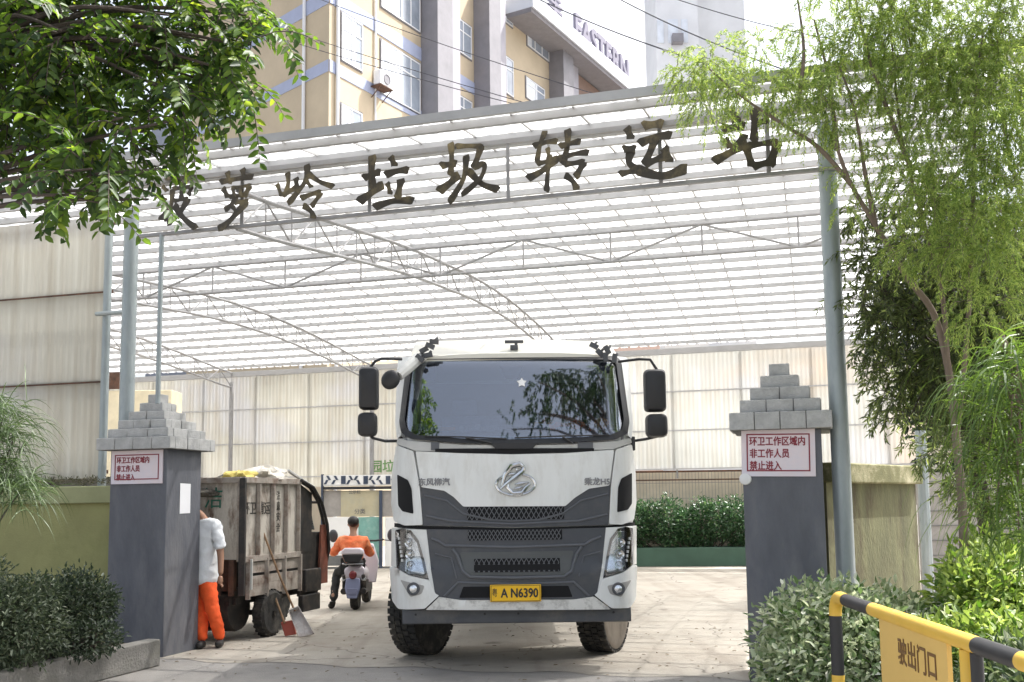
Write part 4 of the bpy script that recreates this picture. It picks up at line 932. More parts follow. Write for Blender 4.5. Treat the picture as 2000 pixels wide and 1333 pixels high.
# mirrors
for sd, (bx0, by0, bx1, by1), (sx0, sy0, sx1, sy1), armt, armb in (
    (-1, (701, 717, 739, 801), (699, 806, 736, 853), [(785, 702), (745, 701), (733, 706), (720, 722)], [(782, 862), (752, 862), (728, 856), (718, 846)]),
    (1, (1259, 722, 1299, 805), (1262, 809, 1303, 855), [(1208, 707), (1248, 702), (1270, 703), (1284, 724)], [(1235, 862), (1262, 858), (1288, 852), (1290, 846)])):
    for nm, (x0, y0, x1, y1), rr in (('mirror', (bx0, by0, bx1, by1), .05), ('wide_angle_mirror', (sx0, sy0, sx1, sy1), .06)):
        A = at_y(x0, y1, TY + .2); B = at_y(x1, y0, TY + .2); c = (A + B) / 2; w = B.x - A.x; h = B.z - A.z
        pl2 = rounded([(-w / 2, -h / 2), (w / 2, -h / 2), (w / 2, h / 2), (-w / 2, h / 2)], rr, 4); b = MB(); nl = len(pl2); vs = []
        for (dy, k) in ((-.075, .72), (-.06, .9), (-.02, 1), (.06, 1), (.07, .94)):
            vs += [Vector((c.x + x * k, c.y + dy, c.z + z * k)) for x, z in pl2]
        fs = [tuple(range(nl)), tuple(reversed(range(4 * nl, 5 * nl)))] + [(r * nl + i, r * nl + (i + 1) % nl, (r + 1) * nl + (i + 1) % nl, (r + 1) * nl + i) for r in range(4) for i in range(nl)]
        b.add(vs, fs); mo = b.build(nm, M['black'], truck)
        b = MB(); b.add([Vector((c.x + x * .88, c.y + .073, c.z + z * .92)) for x, z in pl2], [tuple(range(nl))]); b.build('mirror_glass', M['chrome'], mo)
    for pts in (armt, armb):
        b = MB(); b.tube([at_y(x, y, TY + .24 + .1 * (i == 0)) for i, (x, y) in enumerate(pts)], .014, 8); b.build('mirror_arm', M['black'], truck)
    b = MB(); q = armb[0]; p = at_y(q[0], q[1] + 5, TY + .3); b.box(p, (.05, .08, .14)); b.build('mirror_bracket', M['black'], truck, bevel=.01)
# close-view mirror, upper left
b = MB(); b.tube([at_y(836, 694, TY + .42), at_y(815, 702, TY + .28), at_y(792, 722, TY + .10), at_y(778, 735, TY + .02)], [.04, .06, .062, .05], 10); ar = b.build('kerb_mirror', M['truck_trim'], truck)
b = MB(); c = at_y(763, 742, TY + 0.0); b.ball(c, (.09, .05, .10), 18, 10, Matrix.Rotation(.6, 3, 'Y')); b.build('mirror_bowl', M['black'], ar)
# lamp brackets at the roof corners
for pts in ([(828, 684), (836, 694), (848, 668), (840, 676), (820, 700)], [(1160, 676), (1172, 690), (1186, 684), (1182, 698), (1200, 700)]):
    b = MB()
    for i, (x, y) in enumerate(pts):
        p = at_y(x, y, TY + .30 - .02 * i); b.box(p, (.09, .05, .045), Matrix.Rotation((.5 if x > 1000 else -.5) + .3 * i, 3, 'Y'))
        p2 = at_y(x + 6, y - 8, TY + .3); b.beam(p, p2, .02, .02)
    b.build('lamp_bracket', M['under_bar'], truck)
b = MB(); p = at_y(1004, 668, TY + .42); b.box(p, (.19, .04, .03)); b.box(p + Vector((0, .0, -.06)), (.08, .04, .05)); b.box(p + Vector((.02, 0, -.03)), (.03, .03, .06)); b.build('roof_marker', M['under_bar'], truck, bevel=.006)
# interior
b = MB(); b.prism([tw(-1.08, .12, 2.02), tw(-1.08, .14, 2.27), tw(-1.08, .45, 2.33), tw(-1.08, .75, 2.24), tw(-1.08, .75, 2.02)], (0, 0, 0), (2.16, 0, 0)); b.build('dashboard', M['dash'], truck, bevel=.02)
b = MB(); b.box(tw(0, 1.96, 2.5), (2.1, .04, 1.0)); b.box(tw(0, 1.2, 1.3), (2.1, 1.5, .05)); b.build('cab_lining', M['interior'], truck)
for x in (-.55, .55):
    b = MB(); b.box(tw(x, 1.25, 1.85), (.52, .5, .16)); b.box(tw(x, 1.52, 2.25), (.50, .14, .66)); b.box(tw(x, 1.53, 2.68), (.28, .10, .18)); b.box(tw(x, 1.25, 1.55), (.4, .4, .45)); b.build('seat', M['seat_cloth'], truck, bevel=.04)
b = MB(); wc = tw(.55, .78, 2.36); Rw = Matrix.Rotation(-.5, 3, 'X')
b.tube([wc + Rw @ Vector((.23 * math.cos(a), 0, .23 * math.sin(a))) for a in [2 * math.pi * i / 28 for i in range(29)]], .016, 8, caps=False)
b.beam(wc + Rw @ Vector((-.22, 0, 0)), wc + Rw @ Vector((.22, 0, 0)), .04, .02); b.tube([wc, wc + Vector((0, -.2, -.3))], .03, 8); b.build('steering_wheel', M['black'], truck)
q = TP(1000, 726); b = MB(); b.prism([tw(q[0] - .12, FP(*q) + .06, q[1] + .06), tw(q[0] + .12, FP(*q) + .06, q[1] + .06), tw(q[0] + .06, FP(*q) + .06, q[1] - .06), tw(q[0] - .06, FP(*q) + .06, q[1] - .06)], (0, 0, 0), (0, .04, 0)); b.build('reflection_block', M['black'], truck)  # dark block added to stand for a reflection in the windscreen
q = TP(1019, 748); b = MB(); pts = [tw(q[0] + .052 * (1 if i % 2 == 0 else .55) * math.cos(i * math.pi / 5 + .3), FP(*q) + .001, q[1] + .052 * (1 if i % 2 == 0 else .55) * math.sin(i * math.pi / 5 + .3)) for i in range(10)]
for p in pts: p.y = TY + FP(p.x - TX, p.z) - .016
b.prism(pts, (0, 0, 0), (0, -.003, 0)); b.build('star_sticker', M['white'], truck, smooth=False)
b = MB(); rnd = random.Random(5)
for i in range(16):
    x = rnd.uniform(-1.0, 1.0); b.box(tw(x, rnd.uniform(.28, .5), 2.35 + rnd.uniform(0, .03)), (rnd.uniform(.05, .2), .12, rnd.uniform(.02, .07)), Matrix.Rotation(rnd.uniform(0, 3), 3, 'Z'))
b.build('dashboard_clutter', mat('papers', (.42, .40, .38), .8, var=.5, scale=6), truck)
# chassis, wheels, cargo body
b = MB()
for sd in (-1, 1): b.box(tw(sd * .42, 4.6, .86), (.09, 8.2, .26))
for y in (.6, 2.2, 4, 6, 8): b.box(tw(0, y, .86), (.80, .09, .2))
b.box(tw(0, 1.4, .55), (1.5, .14, .16)); b.box(tw(0, 6.6, .55), (1.6, .16, .2)); b.build('chassis', M['black'], truck, bevel=.01)
b = MB(); b.box(tw(0, .75, .95), (2.2, 1.1, .12)); b.build('cab_floor', M['black'], truck)
b = MB(); b.prism([tw(-1.12, 2.35, 1.05), tw(1.12, 2.35, 1.05), tw(1.15, 2.35, 2.6), tw(.9, 2.35, 2.9), tw(-.9, 2.35, 2.9), tw(-1.15, 2.35, 2.6)], (0, 0, 0), (0, 6.2, 0)); cb = b.build('cargo_body', mat('cargo_green', (.30, .36, .32), .5, dirt=(.2, .18, .14)), truck, bevel=.03)
b = MB()
for i in range(8): 
    for sd in (-1, 1): b.box(tw(sd * 1.16, 2.5 + i * .82, 1.8), (.06, .08, 1.5))
b.build('ribs', M['truck_trim'], cb)
def wheel(x, y, steer, side, r=.505, w=.29):
    c = tw(x, y, r); Mx = Matrix.Translation(c) @ Matrix.Rotation(steer, 4, 'Z') @ Matrix.Rotation(math.pi / 2, 4, 'Y')      # local z = axle
    prof = [(.30, -w * .42), (.38, -w * .50), (.47, -w * .50), (r - .012, -w * .44), (r - .02, -w * .3), (r - .018, 0), (r - .02, w * .3), (r - .012, w * .44), (.47, w * .50), (.38, w * .50), (.30, w * .42)]
    b = MB(); b.lathe(prof, Mx, 40)
    for k in range(40):                           # tread blocks
        a = 2 * math.pi * k / 40
        for j, (hz, dz, da) in enumerate(((-w * .39, .075, 0), (-w * .13, .06, .07), (w * .13, .06, 0), (w * .39, .075, .07))):
            R_ = Matrix.Rotation(a + da, 4, 'Z'); c0 = Mx @ R_ @ Vector((r - .013, 0, hz)); rot = (Mx @ R_).to_3x3(); b.box(c0, (.020, .056, dz), rot)
    wh = thing_part('wheel', truck); b.build('tyre', M['rubber'], wh)
    s_ = side; b = MB(); b.lathe([(.29, s_ * w * .40), (.30, s_ * w * .44), (.27, s_ * w * .36), (.24, s_ * w * .15), (.12, s_ * w * .2), (.11, s_ * w * .48), (.001, s_ * w * .5)], Mx, 32)
    for k in range(10):
        a = 2 * math.pi * k / 10; b.ball(Mx @ Vector((.17 * math.cos(a), .17 * math.sin(a), s_ * w * .2)), .016, 8, 5)
    b.build('rim', M['rim'], wh)
    b = MB(); b.lathe([(.315, s_ * w * .47), (.38, s_ * w * .515), (.46, s_ * w * .512), (.472, s_ * w * .49)], Mx, 40); b.build('sidewall', M['rubber_dust'], wh)
def thing_part(name, parent):
    o = bpy.data.objects.new(name, None); COL.objects.link(o); o.parent = parent; o.empty_display_size = .1
    MATS_INV[o.name] = MATS_INV[parent.name]; return o
ST = math.radians(-23)
wheel(-1.01, 1.38, ST, -1); wheel(.955, 1.42, ST, 1)
for y in (6.6,):
    for x in (-.98, -.66, .66, .98): wheel(x, y, 0, -1 if x < 0 else 1)
for sd in (-1, 1):                                # front wheel arches and steps
    b = MB(); prof = []; nA = 14; vs = []
    for i in range(nA + 1):
        a = math.pi * (.06 + .88 * i / nA); vs += [tw(sd * .93, 1.4 - .60 * math.cos(a), .52 + .60 * math.sin(a)), tw(sd * 1.22, 1.4 - .60 * math.cos(a), .52 + .60 * math.sin(a)), tw(sd * 1.22, 1.4 - .64 * math.cos(a), .52 + .64 * math.sin(a)), tw(sd * .93, 1.4 - .64 * math.cos(a), .52 + .64 * math.sin(a))]
    fs = [(4 * i + k, 4 * i + (k + 1) % 4, 4 * i + 4 + (k + 1) % 4, 4 * i + 4 + k) for i in range(nA) for k in range(4)] + [(0, 1, 2, 3), (4 * nA + 3, 4 * nA + 2, 4 * nA + 1, 4 * nA)]
    b.add(vs, fs); b.build('wheel_arch', M['truck_white'], truck, ang=50)
    b = MB(); b.prism([tw(sd * 1.10, .30, .62), tw(sd * 1.13, .30, 1.30), tw(sd * 1.17, .72, 1.32), tw(sd * 1.17, .78, .95), tw(sd * 1.14, .62, .62)], (0, 0, 0), (sd * .055, 0, 0)); b.build('step_panel', M['truck_white'], truck, bevel=.02)
# driver behind the windscreen
dx = .55
drv = thing('person', 'driver in an orange vest sitting behind the truck windscreen', 'person', tw(dx, 1.3, 1.95))
nd = {'pel': (tw(dx, 1.28, 2.0), .15), 'belly': (tw(dx, 1.30, 2.18), .15), 'chest': (tw(dx, 1.30, 2.38), (.17, .13)), 'neck': (tw(dx, 1.28, 2.55), .06), 'jaw': (tw(dx, 1.23, 2.63), .075), 'head': (tw(dx, 1.25, 2.72), .095), 'crown': (tw(dx, 1.27, 2.80), .07),
      'nose': (tw(dx, 1.12, 2.68), .016), 'shl': (tw(dx - .19, 1.28, 2.46), .07), 'ell': (tw(dx - .27, 1.08, 2.26), .05), 'wrl': (tw(dx - .19, .84, 2.40), .035), 'shr': (tw(dx + .19, 1.28, 2.46), .07), 'elr': (tw(dx + .27, 1.08, 2.26), .05), 'wrr': (tw(dx + .19, .84, 2.40), .035),
      'knl': (tw(dx - .14, .85, 2.0), .08), 'anl': (tw(dx - .14, .8, 1.55), .05), 'knr': (tw(dx + .14, .85, 2.0), .08), 'anr': (tw(dx + .14, .8, 1.55), .05)}
skin('body', nd, [('pel', 'belly'), ('belly', 'chest'), ('chest', 'neck'), ('neck', 'jaw'), ('jaw', 'head'), ('head', 'crown'), ('head', 'nose'), ('chest', 'shl'), ('shl', 'ell'), ('ell', 'wrl'), ('chest', 'shr'), ('shr', 'elr'), ('elr', 'wrr'), ('pel', 'knl'), ('knl', 'anl'), ('pel', 'knr'), ('knr', 'anr')],
     M['skin'], drv, 'pel', hand_chains(tw(dx - .19, .84, 2.40), (.1, -.4, .6), (1, 0, 0)) + hand_chains(tw(dx + .19, .84, 2.40), (-.1, -.4, .6), (-1, 0, 0)))
skin('vest', {'a': (tw(dx, 1.28, 2.0), .165), 'b': (tw(dx, 1.30, 2.18), .165), 'c': (tw(dx, 1.30, 2.40), (.185, .145)), 'sl': (tw(dx - .19, 1.28, 2.46), .085), 'sr': (tw(dx + .19, 1.28, 2.46), .085), 'el': (tw(dx - .25, 1.14, 2.33), .068), 'er': (tw(dx + .25, 1.14, 2.33), .068)},
     [('a', 'b'), ('b', 'c'), ('c', 'sl'), ('c', 'sr'), ('sl', 'el'), ('sr', 'er')], M['orange'], drv, 'a', wrinkle=.012)
b = MB(); b.ball(tw(dx, 1.275, 2.755), (.103, .108, .095), 16, 10); b.build('hair', M['hair'], drv)

b = MB(); b.prism([tw(-.5, 1.92, 2.35), tw(.36, 1.92, 2.35), tw(.44, 1.92, 2.62), tw(-.56, 1.92, 2.62)], (0, 0, 0), (0, .02, 0)); b.build('rear_curtain', mat('cab_curtain', (.5, .52, .56), .9, var=.2, scale=8), truck)
b = MB(); b.box(tw(.25, .42, 2.38), (.10, .06, .08)); b.box(tw(-.7, .36, 2.36), (.22, .10, .03)); b.ball(tw(.88, .40, 2.40), (.08, .05, .06)); b.build('dashboard_orange_items', mat('orange_item', (.55, .22, .06), .7, var=.4, scale=9), truck)
b = MB(); b.box(tw(.93, .5, 2.95), (.26, .03, .16)); b.box(tw(-.93, .5, 2.95), (.26, .03, .16)); b.build('sun_visor', M['interior'], truck)
# ================================================================== refuse tricycle
C0 = at_y(470, 1100, 12.35); C0.z = 0
def tq(w, l, z): return C0 - GD * w + ND * l + Vector((0, 0, z))
WB, LB, ZB, ZT = 1.25, 1.40, .98, 1.93
tri = thing('refuse_tricycle', 'grimy motor tricycle with tall steel bin piled with rubbish left of the truck', 'tricycle', tq(.6, 1.2, 0))
def tprism(mb, pts, sweep): mb.prism([tq(*p) for p in pts], (0, 0, 0), sweep)
b = MB()
for (w0, w1, l0, l1) in ((0, .03, 0, LB), (WB - .03, WB, 0, LB), (.03, WB - .03, 0, .03), (.03, WB - .03, LB - .03, LB)):
    tprism(b, [(w0, l0, ZB), (w1, l0, ZB), (w1, l1, ZB), (w0, l1, ZB)], (0, 0, ZT - ZB))
tprism(b, [(.03, .03, ZB), (WB - .03, .03, ZB), (WB - .03, LB - .03, ZB), (.03, LB - .03, ZB)], (0, 0, .03))
bn = b.build('bin', M['bin_steel'], tri, smooth=False)
b = MB()
for l in (.015, .36, .71, 1.05, LB - .02): b.beam(tq(-.025, l, ZB), tq(-.025, l, ZT), .05, .05, up=(0, 1, 0))
b.beam(tq(-.03, -.03, ZT), tq(-.03, LB, ZT), .06, .07); b.beam(tq(-.03, -.03, ZB), tq(-.03, LB, ZB), .06, .07); b.beam(tq(-.01, -.03, ZT), tq(WB, -.03, ZT), .05, .07)
for w in (.0, .62, WB): b.beam(tq(w, -.03, ZB - .02), tq(w, -.03, ZT), .06, .05, up=(0, 1, 0))
b.build('rib', M['bin_rail'], bn, bevel=.004)
b = MB(); b.beam(tq(-.045, -.045, .56), tq(-.045, -.045, ZT + .02), .07, .07, up=(0, 1, 0)); b.build('corner_post', M['grime_black'], bn)
for z, h in ((.87, .13), (.72, .10), (.60, .14)):
    b = MB(); b.beam(tq(-.02, .12, z), tq(-.02, LB, z), .03, h); b.build('side_board', M['bin_rail'], tri, bevel=.004)
for l in (.1, .54, .98, LB):
    b = MB(); b.beam(tq(-.045, l, .5), tq(-.045, l, ZB), .05, .05, up=(0, 1, 0)); b.build('side_stake', M['bin_rail'], tri, bevel=.004)
b = MB(); b.beam(tq(-.06, .12, .62), tq(-.06, .12, ZB), .05, .05, up=(0, 1, 0)); b.build('pale_strut', M['truck_trim'], tri)
b = MB(); tprism(b, [(.12, .05, .60), (WB - .1, .05, .60), (WB - .1, .05, ZB), (.12, .05, ZB)], ND * .06); b.build('rear_flap', M['rust'], tri)
for w in (.12, .3, .5, .8):
    b = MB(); b.beam(tq(w, .0, .55), tq(w, .0, ZB), .06, .05, up=(0, 1, 0)); b.build('rear_bar', M['rust'], tri)
b = MB(); b.lathe([(.02, 0), (.26, .0), (.28, .05), (.28, .62), (.26, .67), (.02, .67)], Matrix.Translation(tq(.85, .28, .38)) @ GD.to_track_quat('Z', 'Y').to_matrix().to_4x4(), 24); b.build('tank', M['grime_black'], tri)
b = MB()
for w in (.18, WB - .18): b.beam(tq(w, 0, .48), tq(w, 2.1, .48), .07, .10)
for l in (.1, .9, 1.5, 2.05): b.beam(tq(.1, l, .48), tq(WB - .1, l, .48), .06, .08)
b.beam(tq(-.1, .67, .29), tq(WB + .1, .67, .29), .06, .06); b.beam(tq(.3, -.05, .22), tq(.9, -.05, .22), .03, .03); b.tube([tq(.35, .0, .45), tq(.35, -.06, .24), tq(.6, -.07, .2), tq(.9, -.06, .24), tq(.9, .0, .45)], .015, 8); b.build('frame', M['grime_black'], tri)
def tri_wheel(w, l, r):
    ax = GD; Mx = Matrix.Translation(tq(w, l, r)) @ ax.to_track_quat('Z', 'Y').to_matrix().to_4x4(); k = .075
    b = MB(); b.lathe([(r * .6, -k), (r * .85, -k * 1.1), (r * .97, -k * .7), (r, 0), (r * .97, k * .7), (r * .85, k * 1.1), (r * .6, k)], Mx, 28)
    for i in range(24):
        R_ = Matrix.Rotation(2 * math.pi * i / 24, 4, 'Z'); b.box(Mx @ R_ @ Vector((r * .985, 0, 0)), (.02, .03, .12), (Mx @ R_).to_3x3())
    w_ = thing_part('wheel', tri); b.build('tyre', M['rubber'], w_)
    b = MB(); b.lathe([(.001, k * .5), (r * .15, k * .9), (r * .2, k * .3), (r * .5, k * .3), (r * .6, k * .9), (r * .6, -k * .9), (r * .5, -k * .3), (.001, -k * .5)], Mx, 24); b.build('rim', M['rust'], w_)
tri_wheel(-.0, .67, .29); tri_wheel(WB - .0, .67, .29); tri_wheel(WB / 2, 2.0, .27)
b = MB()                                          # driver's cabin: side panels, front, roof
for w in (-.02, WB - .02): tprism(b, [(w, LB + .04, .42), (w, 1.95, .42), (w, 2.2, .75), (w, 2.1, 1.25), (w, LB + .04, 1.25)], -GD * .04)
tprism(b, [(0, 1.95, .42), (WB, 1.95, .42), (WB, 2.2, .75), (0, 2.2, .75)], ND * .04); tprism(b, [(0, 2.2, .75), (WB, 2.2, .75), (WB, 2.1, 1.25), (0, 2.1, 1.25)], ND * .04); b.build('cabin', M['grime_black'], tri)
b = MB(); tprism(b, [(-.04, 1.90, .55), (-.04, 2.16, .55), (-.04, 2.16, 1.35), (-.04, 1.97, 1.35)], -GD * -.03); b.build('door_edge', M['red_rust'], tri)
b = MB(); tprism(b, [(-.03, LB + .02, 1.0), (-.03, LB + .35, 1.0), (-.03, LB + .35, 1.78), (-.03, LB + .02, 1.9)], -GD * .05); b.build('side_shield', M['grime_black'], tri)
b = MB()
for dw in (0, .05): b.tube([tq(-.03 - dw, LB - .05, 1.95), tq(-.05 - dw, LB + .25, 1.86), tq(-.05 - dw, LB + .5, 1.66), tq(-.05 - dw, LB + .68, 1.35), tq(-.04 - dw, LB + .76, 1.0), tq(-.03, LB + .78, .8)], .022, 8)
for w in (WB,): b.tube([tq(w, LB, 1.95), tq(w, LB + .4, 1.8), tq(w, LB + .7, 1.3)], .022, 8)
b.tube([tq(-.05, LB + .5, 1.66), tq(WB, LB + .5, 1.66)], .02, 8); b.build('cabin_hoop', M['grime_black'], tri)
b = MB(); tprism(b, [(.1, LB + .68, 1.28), (WB - .1, LB + .68, 1.28), (WB - .1, LB + .52, 1.64), (.1, LB + .52, 1.64)], ND * .01); b.build('wind_shield', M['glass'], tri)
b = MB(); tprism(b, [(.15, LB + .2, .85), (WB - .15, LB + .2, .85), (WB - .15, LB + .5, .85), (.15, LB + .5, .85)], (0, 0, .12)); b.build('saddle', M['black'], tri, bevel=.03)
b = MB()
b.box(tq(-.05, 1.70, .62), (.09, .45, .30), Matrix.Rotation(-GY, 3, 'Z')); b.box(tq(-.05, 1.66, .33), (.08, .5, .22), Matrix.Rotation(-GY, 3, 'Z')); b.build('side_box', M['grime_black'], tri, bevel=.015)
b = MB(); put_text(b, '洁', .27, tq(.38, -.006, 1.70), GD, (0, 0, 1), .002, .001); b.build('lettering', M['green_faded'], bn, smooth=False)
b = MB()
for i, c in enumerate('环卫清运'): put_text(b, c, .17, tq(-.004, [.11, .26, .45, .60][i], 1.58), ND, (0, 0, 1), .002, .001, sx=.9)
b.build('lettering', M['dark_print'], bn, smooth=False); b = MB()
for i, c in enumerate('注意安全'): put_text(b, c, .12, tq(-.004, .88, 1.74 - .135 * i), ND, (0, 0, 1), .002, .0, sx=.8)
b.build('lettering', M['dark_print'], bn, smooth=False)
# rubbish load
def lump(mb, c, r, seed, amp=.25, nu=22, nv=14):
    rnd = np.random.default_rng(seed); ph = rnd.uniform(0, 6.28, (5, 2)); fr = rnd.integers(2, 6, (5, 2)); c = Vector(c); b0 = len(mb.v)
    for j in range(nv + 1):
        th_ = math.pi * j / nv
        for i in range(nu):
            p_ = 2 * math.pi * i / nu; k = 1 + amp * sum(math.sin(fr[q][0] * p_ + ph[q][0]) * math.sin(fr[q][1] * th_ + ph[q][1]) for q in range(5)) / 2.2
            mb.v.append(c + Vector((r[0] * k * math.sin(th_) * math.cos(p_), r[1] * k * math.sin(th_) * math.sin(p_), r[2] * k * math.cos(th_))))
    for j in range(nv):
        for i in range(nu): mb.f.append((b0 + j * nu + i, b0 + (j + 1) * nu + i, b0 + (j + 1) * nu + (i + 1) % nu, b0 + j * nu + (i + 1) % nu))
b = MB(); lump(b, tq(.62, .7, 1.82), (.55, .62, .17), 3, .3, 40, 20)
o = tag(b.build('rubbish_heap', M['rubbish']), 'dark mixed rubbish heaped inside the tricycle bin', 'rubbish'); o['kind'] = 'stuff'
b = MB(); lump(b, tq(.22, .30, 1.97), (.19, .17, .075), 8, .4); tag(b.build('plastic_sack', M['sack_yellow']), 'crumpled yellow plastic sack on the rear corner of the tricycle load', 'sack')
b = MB(); lump(b, tq(.25, .95, 1.99), (.27, .26, .12), 21, .35); tag(b.build('plastic_sack', M['sack_white']), 'large dirty white sack on top of the tricycle load', 'sack')
b = MB(); lump(b, tq(.30, .62, 1.97), (.14, .14, .05), 33, .4); tag(b.build('plastic_sack', M['sack_white']), 'small flat white bag between the yellow and the large white sack', 'sack')
b = MB(); b.beam(tq(.02, 1.15, 2.08), tq(-.05, 1.75, 1.86), .05, .03); tag(b.build('plank', M['truck_trim'], bevel=.005), 'pale plank sticking out over the front of the tricycle bin', 'plank')
b = MB(); lump(b, tq(.9, .12, 1.97), (.17, .12, .06), 40, .4); tag(b.build('plastic_sack', M['sack_white']), 'grey white rag at the back of the load next to the left pillar', 'sack')
# dustpan and broom leaning on the tricycle
Yp = 12.75
g0 = at_z(586, 1244); Yp = g0.y
dp = thing('dustpan', 'worn tin dustpan with long wooden handle leaning on the tricycle', 'dustpan', (g0.x, g0.y, 0))
P = lambda px, py, d=0.0: at_y(px, py, Yp + d)
b = MB(); q = [P(566, 1198, .10), P(586, 1189, .12), P(614, 1238, -.05), P(584, 1245, -.08)]
nn = (q[1] - q[0]).cross(q[2] - q[0]).normalized(); nn = nn if nn.y < 0 else -nn
b.prism(q, (0, 0, 0), -nn * .012); b.prism([q[0], q[1], q[1] + nn * .09, q[0] + nn * .09], (0, 0, 0), -nn.cross(q[1] - q[0]).normalized() * .008)
b.prism([q[0], q[3], q[3] + nn * .03, q[0] + nn * .09], (0, 0, 0), (q[1] - q[0]).normalized() * .008); b.prism([q[1], q[2], q[2] + nn * .03, q[1] + nn * .09], (0, 0, 0), (q[0] - q[1]).normalized() * .008); b.build('pan', M['pan'], dp)
b = MB(); b.tube([P(576, 1194, .08), P(548, 1130, .0), P(514, 1040, -.05)], .013, 8); b.build('handle', M['wood'], dp)
br = thing('broom', 'short broom with red head beside the tin dustpan', 'broom', (g0.x - .15, g0.y + .05, 0))
b = MB(); b.tube([P(556, 1218, .04), P(534, 1158, .12)], .014, 8); b.build('handle', M['wood'], br)
b = MB(); b.prism([P(548, 1216, .06), P(572, 1212, .06), P(578, 1240, .0), P(556, 1243, .0)], (0, 0, 0), (0, .05, 0)); b.build('head', M['pan_red'], br, bevel=.008)

# ================================================================== worker beside the left pillar
YW = 12.05
def Wp(px, py, d=0.0): return at_y(px, py, YW + d)
wf = at_z(415, 1262)
wk = thing('person', 'worker in white shirt and orange trousers half hidden behind the left pillar', 'person', (Wp(404, 1200).x, YW, 0))
nd = {'pel': (Wp(402, 1142), .125), 'belly': (Wp(404, 1095), .13), 'chest': (Wp(402, 1045), (.15, .115)), 'nb': (Wp(396, 1012), .06), 'neck': (Wp(387, 1003, -.03), .050), 'jaw': (Wp(372, 994, -.07), .07), 'head': (Wp(367, 981, -.05), .09), 'crown': (Wp(366, 969, -.04), .07), 'nose': (Wp(352, 988, -.09), .016), 'earr': (Wp(375, 984, -.12), .018),
      'shr': (Wp(421, 1026, -.10), .062), 'elr': (Wp(431, 1082, -.12), .042), 'wrr': (Wp(431, 1124, -.18), .030), 'shl': (Wp(383, 1026, .12), .062), 'ell': (Wp(366, 1078, .05), .042), 'wrl': (Wp(352, 1110, -.12), .030),
      'hir': (Wp(409, 1152, -.05), .085), 'knr': (Wp(415, 1196, -.08), .058), 'anr': (Wp(429, 1244, -.02), .042), 'hil': (Wp(396, 1152, .08), .085), 'knl': (Wp(393, 1200, .02), .058), 'anl': (Wp(396, 1248, -.12), .042)}
ed = [('pel', 'belly'), ('belly', 'chest'), ('chest', 'nb'), ('nb', 'neck'), ('neck', 'jaw'), ('jaw', 'head'), ('head', 'crown'), ('head', 'nose'), ('head', 'earr'), ('chest', 'shr'), ('shr', 'elr'), ('elr', 'wrr'), ('chest', 'shl'), ('shl', 'ell'), ('ell', 'wrl'), ('pel', 'hir'), ('hir', 'knr'), ('knr', 'anr'), ('pel', 'hil'), ('hil', 'knl'), ('knl', 'anl')]
palm = [[(nd['wrr'][0], .03), (Wp(430, 1134, -.2), .034), (Wp(429, 1142, -.21), .028)]]
skin('body', nd, ed, M['skin'], wk, 'pel', palm + hand_chains(nd['wrr'][0], (0, -.1, -1), (0, 1, 0)) + hand_chains(nd['wrl'][0], (-.5, -.6, -.6), (0, 0, 1)))
skin('shirt', {'hem0': (Wp(403, 1146), (.15, .14)), 'hem': (Wp(403, 1128), (.155, .145)), 'a': (Wp(404, 1095), (.150, .135)), 'b': (Wp(402, 1045), (.172, .135)), 'c': (Wp(397, 1014), (.085, .085)), 'sr': (Wp(421, 1027, -.10), .082), 'er': (Wp(429, 1066, -.12), .072), 'er2': (Wp(431, 1074, -.12), .070), 'sl': (Wp(383, 1027, .12), .082), 'el': (Wp(370, 1066, .08), .07)},
     [('hem0', 'hem'), ('hem', 'a'), ('a', 'b'), ('b', 'c'), ('b', 'sr'), ('sr', 'er'), ('er', 'er2'), ('b', 'sl'), ('sl', 'el')], M['shirt_white'], wk, 'hem0', sub=3, wrinkle=.013)
skin('trousers', {'w': (Wp(402, 1112), (.125, .115)), 'p': (Wp(402, 1146), .135), 'hr': (Wp(409, 1156, -.05), .098), 'kr': (Wp(416, 1196, -.08), .082), 'cr': (Wp(424, 1222, -.05), .078), 'ar': (Wp(430, 1250, -.02), .068), 'hl': (Wp(396, 1156, .08), .098), 'kl': (Wp(393, 1200, .02), .08), 'al': (Wp(396, 1254, -.12), .066)},
     [('w', 'p'), ('p', 'hr'), ('hr', 'kr'), ('kr', 'cr'), ('cr', 'ar'), ('p', 'hl'), ('hl', 'kl'), ('kl', 'al')], M['orange'], wk, 'w', sub=3, wrinkle=.013)
for (a, c) in ((Wp(432, 1252, .02), Wp(424, 1254, -.16)), (Wp(398, 1257, -.08), Wp(386, 1259, -.24))):
    a.z = .055; c.z = .045
    skin('shoe', {'h': (a, .052), 'm': ((a + c) / 2, .05), 't': (c, .042)}, [('h', 'm'), ('m', 't')], M['shoe'], wk, 'h')
b = MB(); b.ball(Wp(366.5, 974, -.045), (.10, .105, .085), 16, 10); b.build('hair', M['hair'], wk)

